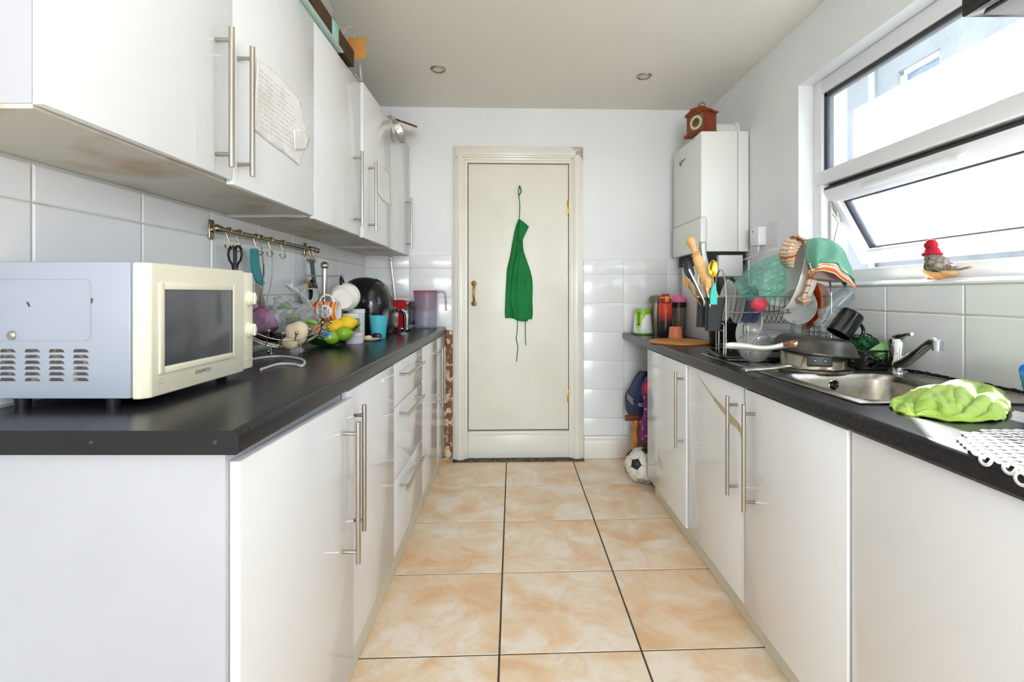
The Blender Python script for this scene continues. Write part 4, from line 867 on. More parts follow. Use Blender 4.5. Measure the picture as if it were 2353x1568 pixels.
# extractor hood
hd = thing('extractor_hood', 'black cooker hood edge with greasy grey underside at the top right', 'cooker hood', (1.08, .6, 1.625))
m = MB(); m.bx(.812, RW-.012, .28, .887, 1.625, 1.675, .004); m.prism([(.83, .30, 1.675), (RW-.012, .30, 1.675), (RW-.012, .86, 1.675), (.83, .86, 1.675)], (0, 0, .02)); m.bx(1.1, RW-.012, .44, .72, 1.69, 2.3, .004); m.build('housing', BLACKG, hd)
m = MB(); m.bx(.835, RW-.03, .30, .868, 1.620, 1.6255, .001); u_ = m.build('filter', mat('greasy_steel', '8E8E8C', rough=.35, metal=.6, nz=(9, '6E6E6A', .4, .7)), hd)
m = MB(); m.tube([(1.0, .40, 1.6195), (1.30, .40, 1.6195), (1.30, .82, 1.6195), (1.0, .82, 1.6195)], .0015, 4, True); m.build('seam', BLACKP, u_)
# boiler
BE = mat('boiler_white', 'E6E7E4', rough=.3)
bo = thing('boiler', 'white wall-hung gas boiler in the far right corner', 'boiler', (1.2, 3.0, 1.366))
m = MB(); m.bx(1.072, 1.281, 2.785, 3.26, 1.367, 2.053, .006); m.build('casing', BE, bo)
m = MB(); m.bx(1.284, RW-.007, 2.785, 3.26, 1.367, 2.053, .003); m.build('back_frame', BE, bo)
m = MB(); m.bx(1.0685, 1.10, 2.782, 3.262, 1.372, 1.560, .006); fl = m.build('lower_flap', BE, bo)
m = MB(); m.tube([(1.0705, 2.79, 1.5625), (1.0705, 3.255, 1.5625)], .0012, 4); m.tube([(1.102, 2.783, 1.372), (1.102, 2.783, 1.55), (1.095, 2.783, 1.5625), (1.07, 2.783, 1.5625)], .0012, 4); m.build('seam', mat('seam_grey', '8C8C88', rough=.6), bo)
m = MB(); m.cyl((1.069, 3.02, 1.424), (1.0665, 3.02, 1.424), .016); m.build('gauge', BE, fl); m = MB(); m.cyl((1.0665, 3.01, 1.426), (1.0655, 3.01, 1.426), .005, seg=10); m.build('gauge_mark', BLACKP, fl)
m = MB(); q = 1.0705
m.tube([(q, 3.14, 1.97), (q, 3.125, 1.942), (q, 3.10, 1.972)], .003, 5); m.tube([(q, 3.09, 1.96), (q, 3.045, 1.968)], .0025, 5); m.build('emblem', mat('logo_dark', '55565A', rough=.5), bo)
m = MB(); m.bx(1.10, 1.33, 2.80, 3.24, 1.30, 1.366); m.build('underside_pipes', mat('under_black', '1A1A1A', rough=.7), bo)
m = MB(); fz = 2.053+.052; m.cyl((1.14, 2.96, fz), (RW-.002, 2.96, fz), .05, seg=32); m.cyl((1.325, 2.96, fz), (RW-.001, 2.96, fz), .058, seg=32); m.cyl((1.14, 2.96, 2.052), (1.14, 2.96, fz+.05), .05, seg=28)
m.build('flue', BE, bo)
# mantel clock
WOODC = mat('mahogany', '8A3A1C', rough=.3, nz=(9, '74300F', .4, .7)); CLp = Vector((1.118, 2.90, 2.054))
ck = thing('mantel_clock', 'small mahogany mantel clock with a carrying ring standing on the boiler', 'clock', CLp, rot=(0, 0, -1.01), world=False)
m = MB(); m.bx(-.07, .07, -.045, .045, .012, .135, .002); m.bx(-.08, .08, -.053, .053, .130, .140, .002); m.bx(-.082, .082, -.055, .055, .010, .022, .003)
m.prism([(-.078, -.051, .140), (-.066, -.051, .146), (-.045, -.051, .156), (-.038, -.051, .168), (.038, -.051, .168), (.045, -.051, .156), (.066, -.051, .146), (.078, -.051, .140)], (0, .102, 0)); m.build('case', WOODC, ck)
for x in (-.07, .07):
    for y in (-.043, .043): m = MB(); m.bx(x-.014, x+.014, y-.012, y+.012, 0, .012, .003); m.build('foot', WOODC, ck)
m = MB(); A = axis((0, -.0455, .078), (0, -1, .078), up=(0, 0, 1)); m.bx(-.05, .05, -.047, -.045, .030, .127, .001); m.build('dial_plate', mat('dull_brass', '7E6A4A', rough=.35, metal=.5), ck)
m = MB(); m.lathe([(.028, 0.002), (.040, .002), (.041, .005), (.027, .005), (.028, .002)], A, 40); m.build('chapter_ring', mat('cream_dial', 'D8CBA6', rough=.4), ck)
m = MB()
for k in range(12):
    a = 2*PI*k/12; m.add([tuple(A @ Vector(((.031+dr)*math.cos(a+da), (.031+dr)*math.sin(a+da), .0054))) for dr, da in ((0, -.03), (.006, -.03), (.006, .03), (0, .03))], [(0, 1, 2, 3)])
m.build('numerals', BLACKP, ck, thick=.0004)
m = MB(); m.tube([(0, -.052, .078), (.012, -.052, .092)], .0014, 5); m.tube([(0, -.052, .078), (.004, -.052, .105)], .001, 5); m.build('hand', BLACKP, ck)
m = MB(); m.tube([Vector((.022*math.cos(2*PI*k/24), 0, .186+.018*math.sin(2*PI*k/24))) for k in range(24)], .0025, 6, True); m.cyl((0, 0, .166), (0, 0, .172), .007); m.build('carrying_ring', mat('dark_brass', '6E5730', rough=.35, metal=.9), ck)
# electrical spur, notice, cables
m = MB(); m.bx(1.305, RW-.001, 2.60, 2.695, 1.385, 1.485, .006); sp_ = thing('fused_spur', 'white electrical connection box on the wall beside the boiler', 'switch box', (RW, 2.65, 1.385)); m.build('box', UPVC, sp_)
m = MB(); m.bx(1.3035, 1.3055, 2.66, 2.668, 1.46, 1.468, 0); m.build('fuse_mark', BLACKP, sp_)
m = MB(); m.tube(smooth_path([(1.325, 2.64, 1.386), (1.325, 2.645, 1.35), (1.32, 2.70, 1.33), (1.315, 2.80, 1.32), (1.31, 2.86, 1.31)], 20), .0045, 6); m.tube([(1.336, 2.77, 1.32), (1.336, 2.77, 1.1), (1.336, 2.77, .9)], .005, 6); tag(m.build('white_flex', UPVC, None, org=(1.336, 2.77, .9)), 'white flex looping from the connection box to under the boiler', 'cable')
nn = thing('wall_notice', 'small faint printed notice stuck on the wall between boiler and window', 'paper', (RW, 2.52, 1.36))
m = MB(); m.bx(RW-.002, RW-.0008, 2.49, 2.585, 1.37, 1.50); m.build('sheet', mat('notice_paper', 'DDDEDF', rough=.6), nn)
m = MB()
for k, (y0, y1, z) in enumerate(((2.53, 2.55, 1.475), (2.53, 2.545, 1.455), (2.51, 2.57, 1.425), (2.512, 2.572, 1.405))): scribbles(m, lambda u, v: Vector((RW-.0025, u, v)), 1, y0, y1, z-.002, z+.002, amp=.0012, seed=k)
m.build('printing', INK, nn)
# boxing under boiler
m = MB(); m.bx(1.10, 1.30, 2.80, 3.18, ZR, 1.295, .002); m.bx(1.165, 1.30, 2.765, 2.80, 1.19, 1.345, .002); tag(m.build('pipe_boxing', mat('board_white', 'DEDCDC', rough=.45), None, org=(1.2, 3, ZR)), 'tall white board casing on the worktop under the boiler', 'pipe casing')
c = Vector((1.075, 2.47, ZR)); bn = thing('black_bin', 'tall tapered black container standing behind the cutlery holder', 'container', c)
m = MB(); m.lathe([(0, 0), (.072, 0), (.074, .003), (.098, .30), (.094, .30), (.070, .008), (0, .006)], Matrix.Translation(c), 36); m.build('body', BLACKP, bn)
m = MB(); m.lathe([(.092, .30), (.103, .30), (.105, .33), (.103, .345), (.09, .352), (0, .354), (0, .35), (.09, .32), (.092, .30)], Matrix.Translation(c), 36); m.build('lid', mat('black_band', '222224', rough=.15), bn)

# far right group on the worktop
GRN = mat('lime_plastic', '86C232', rough=.35); GRN2 = mat('dark_lime', '5E9420', rough=.35)
c = spot(1477, 3.20, ZR); ju = thing('juicer_base', 'small white and lime-green juicer motor base at the far end of the worktop', 'juicer', c)
A = Matrix.Translation(c)
m = MB(); m.lathe([(0, .012), (.060, .012), (.062, .018), (.057, .08), (.051, .135), (.050, .14), (0, .14)], A, 36); m.build('body', WHITEP, ju)
m = MB(); m.lathe([(0, 0), (.058, 0), (.062, .004), (.062, .013), (0, .013)], A, 36); m.build('base_ring', GRN2, ju)
m = MB(); m.lathe([(.0495, .135), (.0525, .135), (.0515, .160), (.049, .168), (.040, .168), (.038, .155), (0, .155)], A, 36); m.build('collar', GRN, ju)
m = MB()
def js(a, z, e=.0025):
    r = cat([(.062, .018, 0), (.057, .08, 0), (.051, .135, 0), (.051, .16, 0)], (z-.018)/.142)[0]+e; return c+Vector((r*math.cos(a), r*math.sin(a), z))
rows = [[js(-2.75+.0*k, .135-.0*k), js(-2.2, .135), js(-1.75, .135), js(-1.0, .135)], [js(-2.7, .09), js(-2.25, .09), js(-1.95, .09), js(-1.8, .11)], [js(-2.62, .055), js(-2.3, .055), js(-2.05, .055), js(-1.95, .075)], [js(-2.5, .042), js(-2.35, .038), js(-2.2, .04), js(-2.05, .048)]]
m.loft(rows, 20, 16); m.build('front_panel', mat('light_lime', 'A6D452', rough=.35), ju, thick=.003)
m = MB(); m.loft([[js(-2.45, .15, .005), js(-2.1, .15, .005)], [js(-2.42, .10, .005), js(-2.12, .10, .005)], [js(-2.38, .062, .005), js(-2.14, .062, .005)]], 6, 6); sw = m.build('switch_strip', GRN2, ju, thick=.002)
m = MB(); m.sph(js(-2.26, .068, .006), .008, (1, 1, .8)); m.build('button', mat('dark_green', '2C4A18', rough=.4), sw)
text_part('brand_text', 'Breville', .008, Matrix.Translation(js(-2.2, .028, .0012)) @ R3((math.cos(-.62), math.sin(-.62), 0), (0, 0, 1), (math.sin(-.62), -math.cos(-.62), 0)), mat('ink_dark', '2A2A2C', rough=.5), ju)
m = MB(); m.tube(smooth_path([c+Vector((.06, .0, .02)), c+Vector((.085, 0, .008)), c+Vector((.10, .02, .008))], 8), .004, 6); m.build('flex', BLACKP, ju)
c = spot(1508, 3.22, ZR); m = MB(); m.lathe([(0, 0), (.034, 0), (.036, .004), (.043, .20), (.044, .21), (.046, .212), (.047, .235), (.040, .246), (.02, .252), (0, .253)], Matrix.Translation(c), 32)
tc_ = thing('travel_mug', 'brushed steel travel mug behind the red drinks bottle', 'travel mug', c); m.build('body', mat('taupe_steel', 'A8988A', rough=.32, metal=.7), tc_)
m = MB(); m.lathe([(.043, .205), (.0475, .207), (.0485, .232), (.041, .248), (.02, .256), (0, .257)], Matrix.Translation(c), 32); m.build('lid', mat('olive_grey', '6F6A5C', rough=.35), tc_)
c = spot(1529, 3.08, ZR); rb_ = thing('sports_bottle', 'red to black fading sports bottle with orange clasp', 'bottle', c)
bm_ = mat('bottle_fade', 'D4452A', rough=.3)
n = bm_.node_tree.nodes; L = bm_.node_tree.links; tcn = n.new('ShaderNodeTexCoord'); sx_ = n.new('ShaderNodeSeparateXYZ'); L.new(tcn.outputs['Object'], sx_.inputs[0])
rp = n.new('ShaderNodeValToRGB'); mr = n.new('ShaderNodeMapRange'); mr.inputs[1].default_value = 0; mr.inputs[2].default_value = .22; L.new(sx_.outputs[2], mr.inputs[0]); L.new(mr.outputs[0], rp.inputs[0])
rp.color_ramp.elements[0].position = .38; rp.color_ramp.elements[0].color = lin('232124')+[1]; rp.color_ramp.elements[1].position = .72; rp.color_ramp.elements[1].color = lin('D9472C')+[1]
L.new(rp.outputs[0], n['Principled BSDF'].inputs['Base Color'])
m = MB(); m.lathe([(0, 0), (.038, 0), (.041, .004), (.041, .06), (.040, .10), (.042, .135), (.042, .185), (.040, .198), (.034, .206), (0, .206)], Matrix.Translation(c), 36); m.build('body', bm_, rb_)
m = MB(); m.lathe([(0, .206), (.034, .206), (.035, .21), (.034, .235), (.030, .24), (.024, .262), (.018, .266), (0, .266)], Matrix.Translation(c), 30); m.build('cap', mat('dark_red', 'A81E3A', rough=.35), rb_)
m = MB(); m.lathe([(.033, .236), (.037, .236), (.037, .244), (.031, .246), (.033, .236)], Matrix.Translation(c), 30); m.bx(c.x-.012, c.x+.012, c.y-.04, c.y-.03, ZR+.215, ZR+.25, .003); m.build('clasp', mat('clasp_orange', 'EE9A2C', rough=.35), rb_)
c = spot(1560, 3.12, ZR); sh = thing('shaker_bottle', 'clear shaker bottle with black band and pink flip lid beside the red bottle', 'bottle', c)
m = MB(); m.lathe([(0, 0), (.034, 0), (.036, .004), (.041, .18), (.038, .18), (.034, .008), (0, .006)], Matrix.Translation(c), 32); m.build('body', film('smoky_clear', 'A39A90', .5, .08), sh)
m = MB(); m.lathe([(.040, .178), (.043, .178), (.043, .212), (0, .212)], Matrix.Translation(c), 32); m.build('band', BLACKP, sh)
m = MB(); m.lathe([(0, .212), (.045, .212), (.046, .22), (.044, .235), (.030, .248), (0, .25)], Matrix.Translation(c), 32); m.bx(c.x-.035, c.x+.02, c.y-.018, c.y+.018, ZR+.235, ZR+.262, .008); m.build('lid', mat('pink_plastic', 'E47AA8', rough=.35), sh)
m = MB(); m.lathe([(0, .02), (.034, .02), (.036, .10), (0, .10)], Matrix.Translation(c), 28); m.build('drink', mat('olive_liquid', '9A8F52', rough=.3), sh)
c = spot(1552, 2.93, ZR); m = MB(); m.lathe([(.040, 0), (.041, .003), (.040, .008), (.034, .065), (.031, .068), (0, .068), (0, .064), (.030, .064), (.037, .004), (.040, 0)], Matrix.Translation(c), 36)
tag(m.build('upturned_cup', mat('peach_plastic', 'F0875E', rough=.4), None, org=c), 'peach-orange plastic cup standing upside down', 'cup')
c = spot(1562, 2.66, ZR); m = MB(); m.lathe([(0, 0), (.160, 0), (.163, .003), (.162, .008), (.158, .010), (0, .010)], Matrix.Translation(c), 64)
tag(m.build('round_board', mat('ochre_board', 'C0842E', rough=.45, nz=(10, 'B27524', .4, .7)), None, org=c), 'thin round ochre-orange board lying flat near the worktop edge', 'board')

# ---------------- dish rack
a0 = math.radians(-12); RXd = Vector((math.cos(a0), math.sin(a0), 0)); RYd = Vector((-math.sin(a0), math.cos(a0), 0)); R0 = Vector((.852, 1.955, 0))
def RK(u, v, z): return R0+RXd*u+RYd*v+Vector((0, 0, z))
RKM = Matrix(((RXd.x, RYd.x, 0, R0.x), (RXd.y, RYd.y, 0, R0.y), (0, 0, 1, 0), (0, 0, 0, 1)))
RL = .378; RM = mat('rack_wire', 'B8B4AE', rough=.25, metal=.9); RM2 = mat('worn_wire', '5C5852', rough=.4, metal=.6)
m = MB(); P = rrect(-.03, RL+.05, -.06, .25, .03, 0); m.prism([RKM @ Vector((p.x, p.y, .868)) for p in P], (0, 0, .006)); m.tube([RKM @ Vector((p.x, p.y, .879)) for p in P], .006, 6, True)
tag(m.build('drip_tray', BLACKP, None, org=RK(.15, .1, .868)), 'black plastic drip tray under the wire dish rack', 'tray')
dk = thing('dish_rack', 'two-tier chromed wire dish rack crowded with washing-up', 'dish rack', RK(.19, .11, .875))
hz, hr, hv = 1.116, .111, .111
def hoop(u, a): return RK(u, hv-hr*math.cos(a), hz+hr*math.sin(a))
for u in (0, RL): m = MB(); m.tube([hoop(u, 2*PI*k/40) for k in range(40)], .0032, 8, True); m.build('hoop', RM, dk)
m = MB()
for a in (0, PI, -.62, PI+.62): m.tube([hoop(-.004 if a else -.035, a), hoop(RL+.004, a)], .0027, 8)
m.build('rail', RM, dk)
for k in range(20):
    u = .02+(RL-.04)*k/19; m = MB(); m.tube(smooth_path([hoop(u, -t_*PI/10) for t_ in range(0, 11)], 16), .0014, 6); m.build('rib', RM2, dk)
for u, v in ((0, 0), (0, .14), (RL, 0), (RL, .2)):
    m = MB(); m.tube([RK(u, v, .8745), RK(u, v, hz if v == 0 else hz-.09)], .0030, 8); m.build('leg', RM, dk)
for u, v0, v1 in ((-.012, -.02, .13), (.075, -.03, .05)):
    m = MB(); m.tube([RK(u, v0, .8745), RK(u, v0, 1.0), RK(u, v0+.008, 1.008), RK(u, v1-.008, 1.0), RK(u, v1, .99), RK(u, v1, .8745)], .0028, 8); m.tube([RK(u, v0, .978), RK(u, (v0+v1)/2, .976)], .002, 6); m.build('side_loop', RM, dk)
m = MB(); P = [RK(0, 0, .905), RK(RL, 0, .905), RK(RL, .2, .905), RK(0, .2, .905)]; m.tube(P, .0026, 6, True)
for k in range(14): u = .02+(RL-.03)*k/13; m.tube([RK(u, 0, .925), RK(u, .0, .897), RK(u, .2, .897), RK(u, .2, .925)], .0014, 5)
m.tube([RK(0, 0, .925), RK(RL, 0, .925)], .002, 6); m.build('lower_tray', RM2, dk)
m = MB()
for z in (1.0, .978): m.tube([RK(RL-.1, .0, z), RK(RL+.02, .02, z)], .0018, 6)
for k in range(6): m.tube([RK(RL-.1+.022*k, .003*k, 1.0), RK(RL-.1+.022*k, .003*k, .90)], .0014, 5)
m.build('cup_holder', RM2, dk)
# cutlery holders
def tcup(top, w_, d_, h, sc_, shx):
    m = MB(); X = RXd; Yv = RYd; t = .0025
    def ringp(z, f, e): 
        o = Vector(top)+Vector((shx*(z/h)*-1, 0, z)); P = rrect(-w_/2*f+e, w_/2*f-e, -d_/2*f+e, d_/2*f-e, .008, 0, 3); return [o+X*p.x+Yv*p.y for p in P]
    R_ = [ringp(0, 1.04, 0), ringp(-.006, 1.04, 0), ringp(-.0061, 1, 0), ringp(-h, sc_, 0), ringp(-h+.003, sc_, .003), ringp(0, 1.0, .003), ringp(0, 1.04, 0)]
    N = len(R_[0]); V = [p for r in R_ for p in r]; F = [(j*N+k, j*N+(k+1) % N, (j+1)*N+(k+1) % N, (j+1)*N+k) for j in range(len(R_)-1) for k in range(N)]
    F.append(tuple(range(3*N, 4*N))[::-1]); F.append(tuple(range(4*N, 5*N))); return m.add(V, F)
ch1 = W(1644, 684, 1.90); ch2 = W(1622, 684, 1.99)
tag(tcup(ch1, .066, .055, .128, .78, -.012).build('cutlery_holder', mat('holder_black', '1B1C1E', rough=.6), None, org=ch1+Vector((0, 0, -.128))), 'black plastic cutlery holder nearest the camera hooked on the rack end', 'cutlery holder', 'cutlery holders')
tag(tcup(ch2, .060, .055, .120, .78, -.014).build('cutlery_holder', MATS['holder_black'], None, org=ch2+Vector((0, 0, -.120))), 'black plastic cutlery holder farther back, holding forks and the black spoon', 'cutlery holder', 'cutlery holders')
# utensils
WOOD = mat('pale_wood', 'D9AC70', rough=.5, nz=(14, 'CC9C5E', .4, .7)); GOLD = mat('gold', 'C9962E', rough=.18, metal=1); ROSE = mat('rose_gold', 'C08E62', rough=.25, metal=.9)
def uline(name, a, b, mt_, r=.003, lb='', ct='cutlery', grp='utensils in the cutlery holders'):
    t_ = thing(name, lb, ct, b, group=grp); m = MB(); m.tube(smooth_path([b, (Vector(a)+Vector(b))/2+Vector((0, 0, .002)), a], 8), r, 8); m.build('handle', mt_, t_); return t_
p0, p1 = W(1650, 712, 1.93), W(1583, 544, 1.96); dl_ = (p1-p0).length; A = axis(p0, p1)
m = MB(); k = dl_
m.lathe([(0, 0), (.016, .0), (.019, .02), (.0215, .06), (.0215, k*.60), (.0195, k*.70), (.015, k*.735), (.019, k*.745), (.019, k*.755), (.013, k*.77), (.0165, k*.785), (.012, k*.80), (.0115, k*.84), (.016, k*.90), (.0175, k*.95), (.013, k*.985), (.006, k), (0, k)], A, 28)
rp_ = thing('rolling_pin', 'turned wooden rolling pin standing in the cutlery holder', 'rolling pin', p0, group='utensils in the cutlery holders'); m.build('pin', WOOD, rp_)
m = MB()
for f in (.57, .59, .755): r_ = .0218 if f < .6 else .0192; m.lathe([(r_-.001, k*f), (r_, k*f+.0005), (r_-.001, k*f+.0015)], A, 28)
m.build('burnt_ring', mat('burnt_line', '5C3420', rough=.6), rp_)
kn = thing('knife', 'knife with long brushed grey handle standing behind the rolling pin', 'knife', W(1644, 700, 2.0), group='utensils in the cutlery holders')
m = MB(); m.loft([[W(x-w2, y, 2.0), W(x, y, 1.992), W(x+w2, y, 2.0)] for x, y, w2 in ((1614, 556, 6), (1614, 575, 6.5), (1618, 595, 6), (1625, 620, 5), (1632, 645, 5), (1640, 690, 4))], 20, 8); m.build('handle', mat('knife_grey', 'A6A39C', rough=.3, metal=.6), kn, thick=.008)
def spoonish(name, lb, cx, cy, w2, h2, ang, Y, base, mt_, hr=.0022, cup=.25):
    t_ = thing(name, lb, 'cutlery', W(base[0], base[1], Y), group='utensils in the cutlery holders'); c = W(cx, cy, Y)
    m = MB(); M = Matrix.Rotation(ang, 4, 'Y'); s_ = Y/1125
    rowsp = []
    for i in range(9):
        f = -1+2*i/8; hw = math.sqrt(max(1-f*f, .0))*w2*s_*(1-.12*f); rowsp.append([c+M @ Vector((hw*g, (1-abs(g))*cup*w2*s_*1.2*(1-f*f), f*h2*s_)) for g in (-1, -.5, 0, .5, 1)])
    m.loft(rowsp, 16, 10); m.build('spoon_bowl', mt_, t_, thick=.0015)
    m = MB(); m.tube(smooth_path([c+M @ Vector((0, .002, -h2*s_*.95)), (c+W(base[0], base[1], Y))/2+Vector((0, 0, -.01)), W(base[0], base[1], Y)], 12), hr, 8); m.build('handle', mt_, t_); return t_
spoonish('spoon', 'large gold spoon standing bowl up in the nearer cutlery holder', 1639, 617, 11, 20, .0, 1.90, (1643, 700), GOLD, .0024)
spoonish('serving_spoon', 'black nylon serving spoon leaning left out of the cutlery holders', 1582, 618, 11.5, 25, -.28, 2.02, (1618, 700), BLACKP, .0042)
spoonish('spoon', 'dull steel spoon standing between the rolling pin and rose gold fork', 1613, 640, 9, 22, .05, 1.94, (1618, 705), mat('dull_steel', 'AEAAA2', rough=.35, metal=.7), .0024)
def fork(lb, cx, cy, Y, base, mt_, ang):
    t_ = thing('fork', lb, 'cutlery', W(base[0], base[1], Y), group='utensils in the cutlery holders'); c = W(cx, cy, Y); M = Matrix.Rotation(ang, 4, 'Y'); s_ = Y/1125
    m = MB(); 
    for k in range(4): x = (-4.5+3*k)*s_; m.tube([c+M @ Vector((x, 0, 14*s_)), c+M @ Vector((x, .002, 0)), c+M @ Vector((x*.9, .003, -6*s_))], .0012, 6)
    m.loft([[c+M @ Vector((g*w_*s_, .003, z*s_)) for g in (-1, 0, 1)] for w_, z in ((5.5, -4), (5.5, -10), (3, -16), (1.2, -22))], 8, 4); m.build('tines', mt_, t_, thick=.0012)
    m = MB(); m.tube([c+M @ Vector((0, .003, -20*s_)), W(base[0], base[1], Y)], .0022, 6); m.build('handle', mt_, t_)
fork('rose gold fork standing tines up in the nearer cutlery holder', 1628, 655, 1.88, (1632, 705), ROSE, .02)
fork('gold fork leaning far left out of the cutlery holders', 1580, 650, 2.0, (1612, 705), GOLD, -.5)
fork('small steel fork leaning left under the gold fork', 1594, 664, 1.98, (1614, 706), STEEL, -.55)
ut = thing('spatula', 'small turquoise spatula in the nearer cutlery holder', 'spatula', W(1641, 700, 1.87), group='utensils in the cutlery holders')
m = MB(); m.prism([W(x, y, 1.87) for x, y in ((1633, 700), (1632, 682), (1635, 668), (1639, 655), (1644, 650), (1646, 660), (1648, 682), (1648, 700))], (0, .006, 0)); m.build('blade', mat('turquoise_silicone', '3CC4B4', rough=.5), ut)
uline('chopstick', W(1583, 619, 1.96), W(1622, 700, 1.93), WHITEP, .0036, 'white plastic chopstick leaning across the black spoon', 'chopstick')
for nm_, (a, b, mt_, lb) in zip(('teaspoon', 'table_knife', 'teaspoon'), (((1598, 660), (1617, 702), ROSE, 'rose gold cutlery handle leaning left, nearest the white stick'), ((1606, 652), (1620, 702), STEEL, 'thin steel cutlery handle between white stick and rolling pin'), ((1590, 672), (1611, 702), GOLD, 'short gold cutlery handle low on the left'))):
    uline(nm_, W(a[0], a[1], 1.97), W(b[0], b[1], 1.97), mt_, .0026, lb)
# plates etc in the upper tier
def disc(name, lb, ct, c, ax, r, mt_, depth=.012, grp=None, seg=40, flat=.6, t=.003):
    A = axis(c, Vector(c)+Vector(ax)); m = MB(); m.lathe([(0, 0), (r*flat, 0), (r*.94, depth), (r, depth+.001), (r, depth+t), (r*.93, depth+t), (r*flat*.98, t), (0, t)], A, seg)
    return tag(m.build(name, mt_, None, org=Vector(c)-Vector((0, 0, r*.95))), lb, ct, grp)
TRW = film('milky_plastic', 'DCDCD8', .75, .2)
disc('container_lid', 'round milky white lid standing at the left end of the rack', 'lid', RK(.045, .10, 1.095), (-1, .05, .12), .085, TRW, .02, 'plates standing in the rack')
disc('plate', 'translucent pale plate second from the left end of the rack', 'plate', RK(.075, .10, 1.09), (-1, .1, .05), .088, TRW, .012, 'plates standing in the rack')
BLUE = mat('blue_plastic', '1E50A4', rough=.35)
disc('plate', 'blue plastic plate standing nearest the milky lid', 'plate', RK(.105, .09, 1.088), (-1, .08, 0), .084, BLUE, .012, 'plates standing in the rack')
disc('plate', 'dark blue plastic plate standing beside the small red bowl', 'plate', RK(.135, .09, 1.083), (-1, .08, 0), .078, mat('dark_blue_plastic', '173A86', rough=.35), .014, 'plates standing in the rack')
c = W(1741, 702, 1.95); A = axis(c, c+Vector((-.45, -.35, -.9))); m = MB(); m.lathe([(.032, -.02), (.034, -.02), (.030, .012), (.018, .022), (0, .023), (0, .019), (.017, .018), (.028, .010), (.032, -.02)], A, 30)
tag(m.build('small_bowl', mat('coral_plastic', 'E0485C', rough=.35), None, org=c-Vector((0, 0, .03))), 'small coral red bowl lying in the upper tier of the rack', 'bowl')
# big white dish
c = W(1826, 636, 1.93); axd = Vector((-.93, .20, .24)).normalized(); A = axis(c, c+axd)
m = MB(); m.lathe([(0, -.062), (.07, -.062), (.10, -.05), (.122, -.015), (.130, .012), (.134, .014), (.133, .018), (.126, .016), (.117, -.012), (.097, -.045), (.07, -.057), (0, -.057)], A, 56, sx=.92, sy=1.08)
tag(m.build('serving_dish', CERAM, None, org=c-Vector((0, 0, .12))), 'big deep white dish standing on edge in the rack, towel over its rim', 'dish')
disc('plate', 'grey-white plate leaning left against the big deep dish', 'plate', W(1806, 655, 1.97), (-.85, -.45, .3), .095, mat('greyish_ceramic', 'D2D3D0', rough=.2), .012, 'plates standing in the rack')
disc('plate', 'small oval grey plate low in the rack under the deep dish', 'plate', W(1838, 705, 1.90), (-.8, -.5, .1), .07, mat('grey_plastic', 'A9AAA8', rough=.3), .01, 'plates standing in the rack')
disc('plate', 'translucent pinkish plate just left of the orange plate', 'plate', RK(.305, .07, 1.085), (-1, .05, .1), .095, film('pinkish_plastic', 'E2BBAA', .7, .15), .01, 'plates standing in the rack')
disc('plate', 'bright orange plastic plate near the right end of the rack', 'plate', RK(.325, .07, 1.082), (-1, .0, .1), .104, mat('orange_plastic', 'EE6A10', rough=.35), .014, 'plates standing in the rack')
disc('patterned_plate', 'small white plate with faint red flowers behind the orange plate', 'plate', RK(.358, .09, 1.10), (-.9, -.3, .1), .07, mat('flowered_ceramic', 'E6E0DA', rough=.2, nz=(40, 'C86A62', .62, .68)), .01, 'plates standing in the rack')
# mint bag
m = MB(); rows = [[W(1683, 652, 1.90), W(1720, 618, 1.88), W(1750, 598, 1.88), W(1785, 587, 1.90), W(1806, 606, 1.92)], [W(1690, 662, 1.86), W(1722, 648, 1.82), W(1752, 628, 1.81), W(1782, 622, 1.82), W(1806, 628, 1.86)],
    [W(1700, 672, 1.85), W(1728, 668, 1.81), W(1755, 660, 1.79), W(1785, 650, 1.81), W(1808, 648, 1.86)], [W(1706, 682, 1.87), W(1730, 686, 1.83), W(1755, 685, 1.81), W(1780, 690, 1.84), W(1800, 672, 1.87)]]
m.loft(rows, 70, 70, amp=.003, ns=60, fn=lambda u, v: nv((u*2.2+v, v*3-u, .3), 1.7, .0)+Vector((0, -.03*abs(noise.noise(Vector((u*5+v*2, v*7-u*2, 1)))), -.022*abs(noise.noise(Vector((u*7, v*6+u*3, 5)))))))
rows = [[W(1683, 652, 1.90), W(1720, 618, 1.88), W(1750, 598, 1.88), W(1785, 587, 1.90), W(1806, 606, 1.92)], [W(1695, 665, 1.97), W(1730, 640, 1.99), W(1760, 620, 1.99), W(1785, 615, 1.98), W(1808, 630, 1.95)], [W(1706, 682, 1.95), W(1735, 686, 1.97), W(1760, 682, 1.97), W(1785, 685, 1.96), W(1800, 672, 1.92)]]
m.loft(rows, 40, 40, amp=.007, ns=55)
tag(m.build('plastic_bag', MINT, None, org=W(1750, 684, 1.88), ang=180), 'mint green see-through plastic bag lying over the rack', 'plastic bag')
